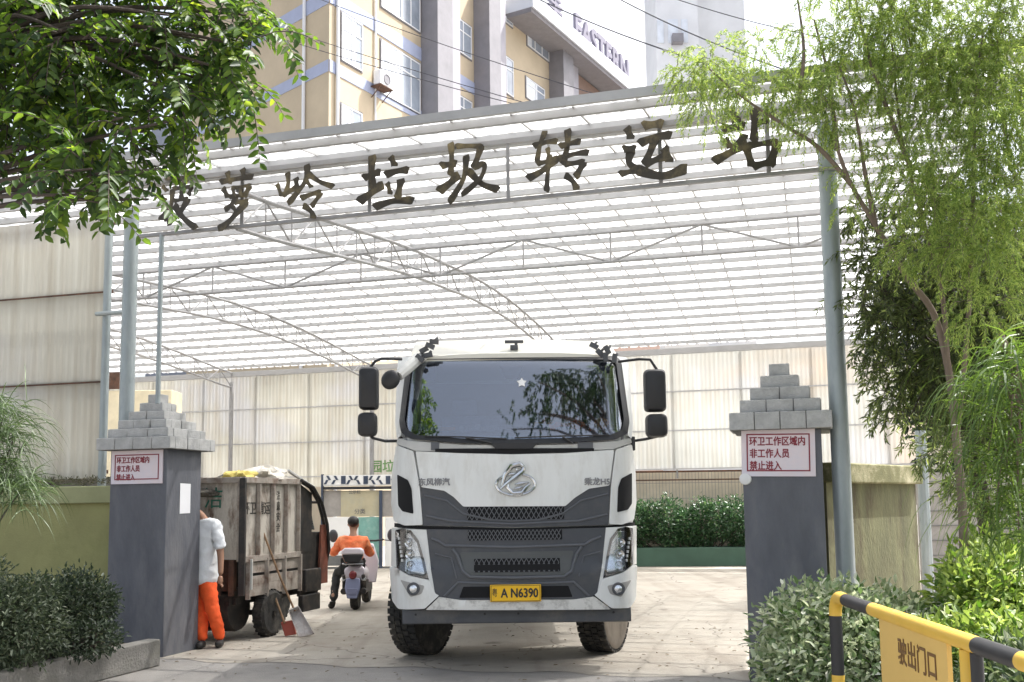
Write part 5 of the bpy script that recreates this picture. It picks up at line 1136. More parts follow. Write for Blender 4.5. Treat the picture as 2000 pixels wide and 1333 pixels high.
# ================================================================== scooter and rider
sg0 = at_z(690, 1194); YS = sg0.y
def Sp(px, py, d=0.0): return at_y(px, py, YS + d)
sc = thing('scooter', 'white motor scooter with blue mudguard seen from behind beyond the tricycle', 'scooter', (sg0.x, YS, 0))
xs = sg0.x
def sw(name, y, r):
    Mx = Matrix.Translation((xs, y, r)) @ Matrix.Rotation(math.pi / 2, 4, 'Y'); w_ = thing_part(name, sc)
    b = MB(); b.lathe([(r * .62, -.05), (r * .9, -.06), (r, -.02), (r, .02), (r * .9, .06), (r * .62, .05)], Mx, 28); b.build('tyre', M['rubber'], w_)
    b = MB(); b.lathe([(.001, -.05), (.05, -.05), (.06, -.02), (r * .6, -.03), (r * .62, -.048), (r * .62, .048), (r * .6, .03), (.06, .02), (.05, .05), (.001, .05)], Mx, 20); b.build('rim', M['rim'], w_)
sw('wheel', YS + .22, .225); sw('wheel', YS + 1.42, .225)
def V3(x, y, z): return Vector((xs + x, YS + y, z))
skin('rear_fairing', {'a': (V3(0, .08, .60), (.14, .12)), 'b': (V3(0, .35, .60), (.18, .13)), 'c': (V3(0, .65, .55), (.15, .12)), 'l': (V3(-.13, .14, .53), (.07, .09)), 'r': (V3(.13, .14, .53), (.07, .09)), 'l2': (V3(-.15, .42, .46), (.06, .07)), 'r2': (V3(.15, .42, .46), (.06, .07))}, [('a', 'b'), ('b', 'c'), ('a', 'l'), ('a', 'r'), ('b', 'l2'), ('b', 'r2')], M['scoot_white'], sc, 'a')
b = MB(); b.ball(V3(0, -.06, .55), (.062, .035, .065), 16, 10); b.build('tail_lamp', M['tail_red'], sc)
for s_ in (-1, 1):
    b = MB(); b.ball(V3(s_ * .155, .03, .48), (.042, .035, .036), 12, 8); b.build('indicator', M['reflector'], sc)
b = MB(); b.prism([V3(-.105, -.05, .50), V3(.105, -.05, .50), V3(.12, -.10, .36), V3(.075, -.14, .20), V3(-.075, -.14, .20), V3(-.12, -.10, .36)], (0, 0, 0), (0, .03, 0)); b.build('mudguard', M['scoot_blue'], sc, bevel=.015)
b = MB(); b.box(V3(0, -.135, .31), (.16, .012, .09)); b.build('number_plate', M['scoot_blue'], sc, bevel=.004)
b = MB()
for s_ in (-1, 1):
    b.tube([V3(s_ * .15, -.02, .30), V3(s_ * .14, .3, .30)], .05, 10); b.tube([V3(s_ * .15, .0, .55), V3(s_ * .15, .12, .25)], .03, 8); b.box(V3(s_ * .14, .22, .38), (.09, .3, .16))
b.box(V3(0, .75, .30), (.30, .6, .12)); b.build('engine_and_exhaust', M['grime_black'], sc, bevel=.02)
skin('seat', {'a': (V3(0, .02, .72), (.13, .06)), 'b': (V3(0, .3, .74), (.15, .06)), 'c': (V3(0, .7, .72), (.11, .06))}, [('a', 'b'), ('b', 'c')], M['black'], sc, 'a')
b = MB(); b.prism([V3(-.175, -.13, .865), V3(.175, -.13, .865), V3(.165, -.13, .93), V3(.12, -.13, .962), V3(-.12, -.13, .962), V3(-.165, -.13, .93)], (0, 0, 0), (0, .12, 0)); b.build('carrier_box_lid', M['scoot_white'], sc, bevel=.02)
b = MB(); b.prism([V3(-.165, -.12, .862), V3(.165, -.12, .862), V3(.11, -.12, .74), V3(-.11, -.12, .74)], (0, 0, 0), (0, .11, 0)); b.build('carrier_box', M['black'], sc, bevel=.02)
b = MB(); b.tube([V3(-.12, .05, .70), V3(-.16, -.06, .72), V3(.16, -.06, .72), V3(.12, .05, .70)], .013, 8); b.build('grab_rail', M['chrome'], sc)
b = MB(); b.prism([V3(-.2, 1.08, .35), V3(.2, 1.08, .35), V3(.24, 1.12, .7), V3(.14, 1.2, .98), V3(-.14, 1.2, .98), V3(-.24, 1.12, .7)], (0, 0, 0), (0, .06, 0)); b.build('leg_shield', M['scoot_white'], sc, bevel=.02)
b = MB(); b.tube([V3(0, 1.42, .23), V3(0, 1.18, .95), V3(0, 1.14, 1.02)], .03, 8); b.tube([V3(-.33, 1.02, 1.05), V3(-.2, 1.12, 1.03), V3(.2, 1.12, 1.03), V3(.33, 1.02, 1.05)], .016, 8); b.build('handlebar', M['black'], sc)
mz = Sp(651, 1047, .95)
for s_ in (-1, 1):
    b = MB(); m_ = Vector((xs + (mz.x - xs) * -s_, mz.y, mz.z)) if s_ > 0 else mz; b.tube([V3(s_ * .26, 1.06, 1.05), m_ + Vector((0, 0, -.09))], .009, 6); b.ball(m_, (.075, .03, .105), 14, 9); b.build('mirror', M['mask'], sc)
rd = thing('person', 'rider with black hair in a pale orange shirt on the white scooter', 'person', (xs, YS + .35, .78))
def Rp(px, py, d): return at_y(px, py, YS + d)
nd = {'pel': (Rp(690, 1102, .25), .13), 'belly': (Rp(690, 1086, .27), .13), 'chest': (Rp(690, 1063, .30), (.155, .115)), 'nb': (Rp(690, 1048, .30), .065), 'neck': (Rp(690, 1041, .31), .053), 'jaw': (Rp(690, 1032, .36), .066), 'head': (Rp(690, 1022, .34), .083), 'crown': (Rp(690, 1015, .34), .068), 'nose': (Rp(690, 1027, .46), .014), 'el': (Rp(678.5, 1026, .35), .016), 'er': (Rp(701.5, 1026, .35), .016),
      'shl': (Rp(667, 1057, .30), .062), 'ell': (Rp(650, 1082, .48), .043), 'wrl': (Rp(654, 1074, .92), .03), 'shr': (Rp(713, 1057, .30), .062), 'elr': (Rp(724, 1084, .48), .043), 'wrr': (Rp(724, 1074, .92), .03),
      'hil': (Rp(677, 1106, .32), .085), 'knl': (Rp(659, 1118, .55), .062), 'anl': (Rp(650, 1172, .28), .04), 'hir': (Rp(703, 1106, .32), .085), 'knr': (Rp(708, 1110, .82), .062), 'anr': (Rp(705, 1152, .85), .04)}
ed = [('pel', 'belly'), ('belly', 'chest'), ('chest', 'nb'), ('nb', 'neck'), ('neck', 'jaw'), ('jaw', 'head'), ('head', 'crown'), ('head', 'nose'), ('head', 'el'), ('head', 'er'), ('chest', 'shl'), ('shl', 'ell'), ('ell', 'wrl'), ('chest', 'shr'), ('shr', 'elr'), ('elr', 'wrr'), ('pel', 'hil'), ('hil', 'knl'), ('knl', 'anl'), ('pel', 'hir'), ('hir', 'knr'), ('knr', 'anr')]
skin('body', nd, ed, M['skin'], rd, 'pel', hand_chains(nd['wrl'][0], (0, 1, -.2), (1, 0, 0), curl=1.2) + hand_chains(nd['wrr'][0], (0, 1, -.2), (-1, 0, 0), curl=1.2))
skin('shirt', {'w': (Rp(690, 1104, .25), (.165, .14)), 'a': (Rp(690, 1086, .26), (.165, .14)), 'b': (Rp(690, 1063, .29), (.185, .135)), 'c': (Rp(690, 1047, .29), .08), 'sl': (Rp(667, 1057, .30), .085), 'el': (Rp(651, 1081, .47), .070), 'wl': (Rp(653, 1076, .80), .05), 'sr': (Rp(713, 1057, .30), .085), 'er': (Rp(723, 1083, .47), .070), 'wr': (Rp(724, 1076, .80), .05)},
     [('w', 'a'), ('a', 'b'), ('b', 'c'), ('b', 'sl'), ('sl', 'el'), ('el', 'wl'), ('b', 'sr'), ('sr', 'er'), ('er', 'wr')], M['orange_pale'], rd, 'w', sub=3, wrinkle=.013)
skin('trousers', {'p': (Rp(690, 1108, .28), .145), 'hl': (Rp(677, 1108, .32), .10), 'kl': (Rp(658, 1120, .54), .078), 'al': (Rp(650.5, 1177, .28), .060), 'hr': (Rp(703, 1108, .32), .10), 'kr': (Rp(708, 1112, .82), .078), 'ar': (Rp(705, 1155, .85), .055)},
     [('p', 'hl'), ('hl', 'kl'), ('kl', 'al'), ('p', 'hr'), ('hr', 'kr'), ('kr', 'ar')], M['trouser_dark'], rd, 'p', sub=3, wrinkle=.013)
a = Rp(650, 1172, .28); c = a + Vector((-.07, .17, 0)); a.z = .062; c.z = .045
skin('shoe', {'top': (a + Vector((0, 0, .07)), .045), 'h': (a, .056), 'm': ((a + c) / 2, .05), 't': (c, .042)}, [('top', 'h'), ('h', 'm'), ('m', 't')], M['shoe'], rd, 'h')
a = Rp(705, 1156, .85); c = a + Vector((0, .2, -.02)); skin('shoe', {'h': (a, .052), 'm': ((a + c) / 2, .048), 't': (c, .04)}, [('h', 'm'), ('m', 't')], M['shoe'], rd, 'h')
b = MB(); b.ball(Rp(690, 1019, .325), (.092, .10, .088), 18, 12); b.build('hair', M['hair'], rd)

# ================================================================== barrier in the right foreground
bx = lambda Y: 1.552 + .051 * Y
ZR = 1.045
bar = thing('barrier', 'black and yellow tube barrier with a yellow board in the right foreground', 'barrier', (bx(5), 5, 0))
def rail(name, Y0, Y1, m):
    b = MB(); b.tube([(bx(Y0), Y0, ZR), (bx(Y1), Y1, ZR)], .034, 20); b.build(name, m, bar)
b = MB(); Yc = 6.04
arc = [(bx(Yc), Yc, ZR - .22)] + [(bx(Yc), Yc - .10 + .10 * math.cos(a), ZR - .10 + .10 * math.sin(a)) for a in [math.pi / 2 * i / 8 for i in range(9)]] + [(bx(5.80), 5.80, ZR)]
arc[0] = (bx(Yc), Yc, ZR - .10 - .01); b.tube(arc, .036, 20); b.build('yellow_corner', M['yellow'], bar)
rail('black_rail', 5.80, 5.30, M['black']); rail('yellow_rail', 5.30, 3.96, M['yellow']); rail('black_rail', 3.96, 3.58, M['black']); rail('yellow_rail', 3.58, 3.0, M['yellow'])
def vpost(Y, z0, z1, m, name): b = MB(); b.tube([(bx(Y), Y, z0), (bx(Y), Y, z1)], .036, 20); b.build(name, m, bar)
vpost(Yc, .60, ZR - .11, M['black'], 'black_post'); vpost(Yc, .30, .60, M['yellow'], 'yellow_post'); vpost(Yc, 0, .30, M['black'], 'black_post')
b = MB(); b.lathe([(.11, .0), (.11, .012)], Matrix.Translation((bx(Yc), Yc, .0)), 24); b.build('foot_plate', M['black'], bar)
b = MB(); b.tube([(bx(4.07), 4.07, 0), (bx(4.07), 4.07, ZR - .03)], .030, 16); b.build('yellow_post', M['yellow'], bar)
b = MB(); b.tube([(bx(3.98), 3.98, 0), (bx(3.98), 3.98, ZR - .03)], .024, 16); b.build('black_post', M['black'], bar)
vpost(3.0, 0, ZR, M['yellow'], 'yellow_post')
b = MB(); e0, e1 = 5.14, 4.24
b.prism([(bx(e0) - .006, e0, .42), (bx(e1) - .006, e1, .42), (bx(e1) - .006, e1, ZR - .01), (bx(e0) - .006, e0, ZR - .01)], (-.012, 0, 0), (.008, 0, 0)); bd = b.build('board', M['board_yellow'], bar, smooth=False)
b = MB(); xd = (Vector((bx(4.17), 4.17, 0)) - Vector((bx(5.10), 5.10, 0))).normalized()
put_text(b, '驶出门口', .128, Vector((bx(4.61) - .0195, 4.61, .895)), xd, (0, 0, 1), .0008, .0, bold=.0022); b.build('lettering', M['brown_print'], bd, smooth=False)

# ================================================================== buildings beyond the canopy
Cb = at_y(640, 500, 38.0); Cb.z = 0
dr = Vector((.498, .867, 0)).normalized(); nr = Vector((dr.y, -dr.x, 0)); dl = Vector((-.72, .69, 0)).normalized(); nl_ = Vector((-dl.y, dl.x, 0)); nl_ = nl_ if nl_.y < 0 else -nl_
def br_(px, py): p = on_plane(px, py, Cb, nr); return ((p - Cb).dot(dr), p.z)
def bl_(px, py): p = on_plane(px, py, Cb, nl_); return ((p - Cb).dot(dl), p.z)
def fr(u, z, d=0.0): return Cb + dr * u + nr * d + Vector((0, 0, z))
def fl_(u, z, d=0.0): return Cb + dl * u + nl_ * d + Vector((0, 0, z))
ZE = 26.7; UE = 33.0
bl = thing('apartment_block', 'ochre apartment block with lavender bands and grey pilasters beyond the canopy', 'building', fr(8, 0, -4))
b = MB(); b.prism([fr(0, 0), fr(UE, 0), fr(UE, 0, -12), fr(6, 0, -14), fl_(10.5, 0)], (0, 0, 0), (0, 0, ZE)); b.build('wall', M['ochre'], bl, smooth=False)
def fbox(mb, f, u0, u1, z0, z1, d0, d1):
    mb.prism([f(u0, z0, d0), f(u1, z0, d0), f(u1, z1, d0), f(u0, z1, d0)], (0, 0, 0), f(0, 0, d1) - f(0, 0, d0))
b = MB()
for (px0, py0, py1) in ((655, 123, 146), (668, -6, 22)):
    u, z1 = br_(px0, py0); z0 = br_(px0, py1)[1]; fbox(b, fr, .02, 13.6, z0, z1, .002, .03); fbox(b, fl_, .02, 10.4, z0, z1, .002, .03)
for zz in (z0 - 3.3 * 0,): pass
b.build('band', M['band_blue'], bl, smooth=False)
zband = br_(655, 146)[1]
wins = []
def window(u0, u1, z0, z1, cols, blind=0.0, f=fr, rows=2, vent=True):
    b = MB(); fbox(b, f, u0 - .06, u1 + .06, z0 - .06, z1 + .06, .004, .03); w_ = b.build('window', M['soffit'], bl, smooth=False)
    b = MB(); fw = .055
    for i in range(cols + 1): u = u0 + (u1 - u0 - fw) * i / cols; fbox(b, f, u, u + fw, z0, z1, .032, .07)
    for z in (z0, z1 - fw, z0 + (z1 - z0) * .66)[:2 + (rows > 1)]: fbox(b, f, u0, u1, z, z + fw, .033, .066)
    b.build('frame', M['frame_white'], w_, smooth=False)
    ub = u0 + (u1 - u0) * blind
    if blind < 1: b = MB(); fbox(b, f, ub + .01, u1, z0, z1, .034, .042); b.build('pane', M['pane'], w_, smooth=False)
    if blind > 0: b = MB(); fbox(b, f, u0, ub, z0, z1, .034, .044); b.build('pane', M['curtain'], w_, smooth=False)
def wpx(pxl, pyt, pyb, pxr, cols, blind=0.0):
    u0, z1 = br_(pxl, pyt); z0 = br_(pxl, pyb)[1]; u1 = br_(pxr, (pyt + pyb) / 2)[0]; window(u0, u1, z0, z1, cols, blind); return z0, z1
z0a, z1a = wpx(666, 24, 118, 706, 2, .7); u0a, u1a = br_(666, 70)[0], br_(706, 70)[0]
FLH = z1a - br_(666, 203)[1]
window(u0a, u1a, z0a - FLH, z1a - FLH, 2, .5); window(u0a, u1a, z0a + FLH, z1a + FLH, 2, .3)
z0b, z1b = wpx(743, 78, 182, 819, 4, .5); u0b, u1b = br_(743, 100)[0], br_(819, 100)[0]
window(u0b, u1b, z0b + FLH, z1b + FLH, 4, .4); window(u0b, u1b, z0b - FLH, z1b - FLH, 4, .3)
z0c, z1c = wpx(886, 30, 95, 919, 2, .0); u0c, u1c = br_(886, 60)[0], br_(919, 60)[0]
window(u0c, u1c, z0c - FLH, z1c - FLH, 2, .3)
z0d, z1d = wpx(973, 100, 172, 1001, 2, .3); u0d, u1d = br_(973, 120)[0], br_(1001, 120)[0]
window(u0d, u1d, z0d + FLH, min(z1d + FLH, ZE - .4), 2, .3)
wpx(1028, 45, 88, 1070, 3, .2); wpx(1026, 150, 190, 1062, 2, .6)
def pil(px0, px1, pyy, d, m, name='pilaster'):
    u0 = br_(px0, pyy)[0]; u1 = br_(px1, pyy)[0]; b = MB(); fbox(b, fr, u0, u1, 0, ZE - .2, .006, d); b.build(name, m, bl, smooth=False)
pil(822, 852, 100, .9, M['pil_grey']); pil(853, 881, 100, .5, M['pil_grey_light']); pil(925, 947, 80, .9, M['pil_grey']); pil(948, 971, 80, .5, M['pil_grey_light']); pil(1072, 1092, 130, .9, M['pil_grey']); pil(1093, 1114, 130, .5, M['pil_grey_light'])
b = MB(); fbox(b, fr, 13.7, UE, ZE - .5, ZE - .25, .0, 1.5); b.build('soffit', M['soffit'], bl, smooth=False)
b = MB(); fbox(b, fr, 13.7, UE, ZE - .25, ZE + .5, .0, 1.6); b.build('eave', M['bldg_white'], bl, smooth=False)
u0 = br_(1118, 140)[0]; b = MB(); fbox(b, fr, u0, UE, 0, ZE - .6, .004, .25); b.build('end_bay', mat('brown_bay', (.22, .15, .12), .8), bl, smooth=False)  # dark brown bay covering the far end of the facade
for px, f, g_ in ((597, fl_, bl_), (656, fr, br_), (731, fr, br_)):
    u = g_(px, 120)[0]; b = MB(); r = .07 if px < 700 else .04; b.tube([f(u, 0, r + .02), f(u, 30 if px > 600 else 26, r + .02)], r, 8); b.build('drain_pipe', M['frame_white'], bl)
u, z = br_(735, 160)
b = MB(); fbox(b, fr, u - .40, u + .40, z - .30, z + .30, .15, .50); ac = b.build('air_conditioner', M['frame_white'], bl, bevel=.03)
b = MB(); b.lathe([(.001, 0), (.22, 0), (.22, .03), (.20, .03), (.19, .01)], Matrix.Translation(fr(u + .06, z, .50)) @ nr.to_track_quat('Z', 'Y').to_matrix().to_4x4(), 20); b.build('fan_grille', M['pil_grey'], ac)
b = MB(); fbox(b, fr, u - .42, u + .42, z - .37, z - .33, .0, .55); b.build('bracket', M['rust'], ac)
b = MB()
for uu in (-.35, .35): b.beam(fr(u + uu, z - .38, .5), fr(u + uu, z - .8, .02), .03, .03)
b.build('stay', M['rust'], ac)
# white storeys above with steel letters
wb = thing('white_block', 'white set back upper block carrying steel roof letters', 'building', fr(22, ZE, -3))
b = MB(); fbox(b, fr, 14.2, UE + 1, ZE - 2, 46, -.6, -10); b.build('wall', M['bldg_white'], wb, smooth=False)
b = MB(); q = on_plane(1177, 100, Cb + nr * 1.45, nr); put_text(b, 'EASTERN', 1.9, q, dr, (0, 0, 1), .08, .0, sx=.95, bold=.06); b.beam(fr(15, ZE + .62, 1.45), fr(UE, ZE + .62, 1.45), .06, .06); b.build('roof_letters', M['steel_letter'], wb, smooth=False)
b = MB(); q = on_plane(1083, 14, Cb + nr * 1.45, nr); put_text(b, '美', 2.2, q, dr, (0, 0, 1), .08, .0, sx=.8); b.build('roof_letters', M['steel_letter'], wb, smooth=False)
for k in range(3):
    b = MB(); fbox(b, fr, 24 + k * 2.6, 25.4 + k * 2.6, 36.6, 38.8, -.62, -.52); b.build('window', M['curtain'], wb, smooth=False)
# pale tower further right
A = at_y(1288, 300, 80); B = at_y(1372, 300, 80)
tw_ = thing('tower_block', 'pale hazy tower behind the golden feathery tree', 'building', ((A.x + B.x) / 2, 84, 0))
b = MB(); b.box(((A.x + B.x) / 2, 84, 32), (B.x - A.x, 8, 64)); b.box((B.x + 2.2, 85.5, 26), (4.4, 6, 52)); b.build('wall', mat('hazed_pale_tower', (.66, .67, .69), .8, var=.1, scale=.3), tw_, smooth=False)  # haze is put into the very pale wall colour
for k, (px, w) in enumerate(((1297, .5), (1345, .5), (1322, .8))):
    for i in range(9, 15):
        q = at_y(px, 300, 79.9); b = MB(); b.box((q.x, 79.97, 2 + i * 4.2), (w, .12, 2.0)); b.build('window', M['curtain'], tw_, smooth=False)
b = MB(); q = at_y(1322, 80, 79.9); b.box((q.x, 79.6, q.z), (.9, .7, .7)); b.build('air_conditioner', M['pil_grey'], tw_)
# grey and white house behind the left tree
A = at_y(296, 250, 55); B = at_y(420, 250, 55); zt = at_y(340, 236, 55).z
hs_ = thing('grey_house', 'pale house with a white framed window seen through the left tree', 'building', ((A.x + B.x) / 2, 58, 0))
b = MB(); b.box(((A.x + B.x) / 2, 58, zt / 2), (B.x - A.x, 6, zt)); b.build('wall', mat('grey_render', (.30, .33, .40), .8), hs_, smooth=False)
q = at_y(351, 270, 54.9); b = MB(); b.box((q.x, 54.97, q.z), (1.3, .08, 1.0)); w_ = b.build('window', M['pane'], hs_, smooth=False)
b = MB()
for dx in (-.63, -.1, .25, .63): b.box((q.x + dx, 54.92, q.z), (.08, .06, 1.0))
for dz in (-.5, .5): b.box((q.x, 54.91, q.z + dz), (1.34, .05, .08))
b.build('frame', M['frame_white'], w_, smooth=False)
# overhead cables
for i, (pa, pb, Ya, Yb2, lab) in enumerate((((1060, -12), (1345, 98), 24, 20, 'dark cable crossing the white roof letters above the canopy'), ((1225, -8), (1500, 110), 24, 20, 'dark cable above the golden tree, right of the roof letters'),
        ((520, 35), (1120, 215), 33, 24, 'cable crossing the ochre block from the left tree'), ((540, 62), (1060, 205), 33, 25, 'lower cable across the ochre block windows'), ((640, -6), (1090, 150), 33, 27, 'upper cable across the ochre block pilasters'), ((1390, 6), (1700, 75), 24, 20, 'faint cable at the top right behind the trees'))):
    A = at_y(pa[0], pa[1], Ya); B = at_y(pb[0], pb[1], Yb2); d = B - A; A2 = A - d * .6; B2 = B + d * .5
    b = MB(); b.tube([A2.lerp(B2, k / 16) - Vector((0, 0, .25 * math.sin(math.pi * k / 16))) for k in range(17)], .016 if i < 2 else .012, 6)
    tag(b.build('overhead_cable', M['cable']), lab, 'cable', 'cables strung above the canopy')
# ================================================================== vegetation
def leaf_mesh(name, P, D, Nn, L, W, m, parent=None, fold=.25, simple=False, kind='leaf', droop=.0):
    """P base points, D directions, Nn face normals (arrays); every leaf is its own small folded blade"""
    n = len(P); D = D / np.linalg.norm(D, axis=1, keepdims=True)
    S = np.cross(D, Nn); S /= np.maximum(np.linalg.norm(S, axis=1, keepdims=True), 1e-6); U = np.cross(S, D)
    L = L[:, None]; W = W[:, None]
    if simple:
        V = np.stack([P, P + D * L * .45 + S * W * .5, P + D * L - U * L * droop, P + D * L * .45 - S * W * .5], 1).reshape(-1, 3)
        Fa = np.arange(n * 4).reshape(n, 4)
    else:
        up = U * W * fold
        V = np.stack([P, P + D * L * .28 + S * W * .46 + up, P + D * L * .68 + S * W * .38 + up - U * L * droop * .5, P + D * L - U * L * droop, P + D * L * .68 - S * W * .38 + up - U * L * droop * .5, P + D * L * .28 - S * W * .46 + up], 1).reshape(-1, 3)
        b = np.arange(n)[:, None] * 6
        Fa = np.concatenate([b + np.array([[0, 1, 2, 3]]), b + np.array([[0, 3, 4, 5]])], 1).reshape(-1, 4)
    if parent is not None:
        inv = np.array(MATS_INV[parent.name]); V = V @ inv[:3, :3].T + inv[:3, 3]
    me = bpy.data.meshes.new(name); me.vertices.add(len(V)); me.vertices.foreach_set('co', V.astype(np.float32).ravel())
    me.loops.add(Fa.size); me.loops.foreach_set('vertex_index', Fa.astype(np.int32).ravel())
    me.polygons.add(len(Fa)); me.polygons.foreach_set('loop_start', (np.arange(len(Fa)) * 4).astype(np.int32)); me.polygons.foreach_set('loop_total', np.full(len(Fa), 4, np.int32))
    me.update(calc_edges=True); me.validate()
    return link(name, me, m, parent, False)
def unit(v): return v / np.maximum(np.linalg.norm(v, axis=-1, keepdims=True), 1e-6)
def sprays(centers, radii, per, length, nleaf, L, W, droop=.6, out=1.0, up=.0, flat=True, spread=.9, axis=None):
    """leafy twigs growing out of clump centres; returns leaf arrays and twig polylines"""
    Ps, Ds, Ns, Ls, Ws, tw_ = [], [], [], [], [], []
    for c, r in zip(centers, radii):
        c = np.array(c)
        for k in range(int(per * (r / .5) ** 2)):
            o = unit(RNG.normal(size=3)); st = c + o * r * RNG.uniform(.1, .75)
            d = unit(o * out + RNG.normal(size=3) * .45 + np.array([0, 0, up]))
            ln = length * RNG.uniform(.7, 1.25); m = 8; pts = [st]; dd = d.copy()
            for j in range(m):
                dd = unit(dd + np.array([0, 0, -droop / m * 1.8])); pts.append(pts[-1] + dd * ln / m)
            pts = np.array(pts); tw_.append(pts)
            u = np.linspace(.08, 1, nleaf); idx = u * m; i0 = np.minimum(idx.astype(int), m - 1); f = (idx - i0)[:, None]
            P = pts[i0] * (1 - f) + pts[i0 + 1] * f; T = unit(pts[i0 + 1] - pts[i0])
            side = unit(np.cross(T, np.array([0, 0, 1.0]) + RNG.normal(size=3) * .25)); sg = np.where(np.arange(nleaf) % 2 == 0, 1., -1.)[:, None]
            if flat: D = unit(T * .55 + side * sg * spread + RNG.normal(size=(nleaf, 3)) * .14 + np.array([0, 0, -.25])); Nn = unit(np.cross(T, side) * -1 + RNG.normal(size=(nleaf, 3)) * .25)
            else: D = unit(T * .8 + unit(RNG.normal(size=(nleaf, 3))) * spread + np.array([0, 0, -.2])); Nn = unit(RNG.normal(size=(nleaf, 3)))
            Ps.append(P); Ds.append(D); Ns.append(Nn); Ls.append(L * RNG.uniform(.75, 1.2, nleaf) * (1 - .35 * np.abs(u - .5))); Ws.append(W * RNG.uniform(.8, 1.15, nleaf))
    return [np.concatenate(x) for x in (Ps, Ds, Ns, Ls, Ws)], tw_
def twig_mesh(b, tw_, r, skip=1):
    for pts in tw_[::skip]:
        b.tube([Vector(p) for p in pts[::2]], [r, r * .8, r * .6, r * .5, r * .3][:len(pts[::2])], 4, caps=False)
def limb(mb, pts, r0, r1, n=9):
    k = len(pts); mb.tube(pts, [r0 + (r1 - r0) * i / (k - 1) for i in range(k)], n)
def path(pl): return [at_y(*p) for p in pl]
def curve(pts, k=4):
    Q = []; P = [Vector(p) for p in pts]
    for i in range(len(P) - 1):
        p0 = P[max(i - 1, 0)]; p1 = P[i]; p2 = P[i + 1]; p3 = P[min(i + 2, len(P) - 1)]
        for j in range(k):
            u = j / k; Q.append(.5 * ((2 * p1) + (p2 - p0) * u + (2 * p0 - 5 * p1 + 4 * p2 - p3) * u * u + (3 * p1 - p0 - 3 * p2 + p3) * u ** 3))
    return Q + [P[-1]]

# ---- left: broad-leaved tree with pinnate fronds hanging into the picture
lt = thing('broadleaf_tree', 'dark leafy tree with drooping feathered fronds hanging in at the top left', 'tree', (-4.9, 6.4, .2))
cl = [(30, 40, 7.2, .5), (120, 60, 6.6, .5), (60, 170, 6.8, .5), (40, 260, 7.0, .36), (170, 170, 7.0, .46), (230, 40, 7.3, .5), (330, 30, 6.9, .42), (300, 130, 7.2, .42), (240, 230, 6.5, .34), (150, 260, 6.6, .36), (110, 320, 6.7, .28), (180, 330, 6.3, .28),
      (250, 290, 6.9, .30), (330, 180, 6.8, .36), (400, 80, 7.0, .36), (430, 40, 7.4, .32), (480, 90, 7.0, .26), (400, 160, 7.2, .30), (450, 140, 6.9, .26), (360, 230, 6.6, .18), (310, 330, 6.5, .12), (230, 370, 6.4, .20), (150, 380, 6.2, .18), (90, 370, 6.5, .12), (20, 120, 7.4, .5), (200, 120, 7.5, .5), (480, 30, 7.3, .3), (490, 180, 7.2, .15), (290, 390, 6.4, .10),
      (-120, 60, 7.0, .7), (-150, 220, 6.8, .5), (-260, 120, 6.6, .7), (60, -120, 7.2, .7), (250, -130, 7.1, .6), (430, -110, 7.2, .45), (150, -260, 7.4, .7), (-50, -320, 7.2, .8), (-120, -150, 6.7, .8), (5, 300, 6.6, .18)]
cs = [at_y(x, y, Y) for x, y, Y, r in cl]; rs = [r for *_, r in cl]
arr, tws = sprays(cs, rs, 34, .40, 15, .100, .042, droop=.75, out=.9, up=.1)
leaf_mesh('crown', *arr, leaf_mat('broad_leaf', (.016, .040, .012), (.10, .18, .028), .48, c3=(.24, .33, .05)), lt, fold=.2, droop=.12)
b = MB(); twig_mesh(b, tws, .006)
limb(b, curve([Vector((-4.9, 6.4, 0)), Vector((-4.85, 6.45, 1.6)), Vector((-4.6, 6.6, 3.0)), Vector((-4.2, 6.8, 4.2)), Vector((-3.6, 6.9, 5.2))]), .17, .07, 12)
rootp = Vector((-4.55, 6.62, 3.1)); r2 = Vector((-3.9, 6.85, 4.7))
for c in cs:
    st = rootp if c.z < 4.2 else r2
    mid = st.lerp(c, .5) + Vector((0, 0, .22)); limb(b, curve([st, mid, c], 5), .03, .007, 6)
b.build('trunk', M['bark_dark'], lt)

# ---- right: golden feathery tree
ft = thing('feathery_tree', 'golden green feathery tree with fine drooping needles at the top right', 'tree', (3.62, 8.0, 0))
cl = [(1340, 150, 8.6, .26), (1390, 120, 8.6, .30), (1430, 165, 8.4, .26), (1370, 200, 8.6, .2), (1400, 245, 8.5, .13), (1500, 175, 8.3, .28), (1560, 190, 8.2, .30), (1600, 120, 8.4, .34), (1640, 160, 8.0, .30), (1575, 250, 8.1, .18), (1620, 230, 8.0, .26), (1680, 90, 8.2, .34), (1480, 90, 8.6, .2), (1570, 60, 8.5, .2),
      (1740, 60, 8.2, .40), (1790, 130, 8.0, .42), (1850, 60, 8.2, .42), (1920, 60, 8.0, .45), (1960, 150, 7.8, .45), (1880, 190, 7.9, .45), (1800, 240, 7.9, .36), (1940, 280, 7.6, .42), (1870, 330, 7.6, .38), (1970, 380, 7.4, .38), (1830, 400, 7.6, .30), (1900, 440, 7.4, .34), (1720, 180, 8.2, .28), (1700, 260, 8.2, .2), (1990, 30, 8.0, .4), (1860, 500, 7.5, .24),
      (1750, 330, 7.9, .3), (1790, 480, 7.7, .26), (1960, 500, 7.3, .38), (1930, 600, 7.2, .3), (1990, 250, 7.5, .45), (1780, 20, 8.3, .4), (1860, 130, 8.0, .4), (1700, 20, 8.3, .35), (1640, 400, 8.0, .10), (1660, 330, 8.0, .14), (2080, 150, 7.8, .6), (2100, 350, 7.6, .6), (1800, -100, 8.2, .6), (2000, -100, 8.0, .6), (1620, -60, 8.4, .4)]
cs = [at_y(x, y, Y) for x, y, Y, r in cl]; rs = [r for *_, r in cl]
arr, tws = sprays(cs, rs, 185, .26, 46, .042, .0075, droop=1.0, out=.8, flat=False, spread=.75)
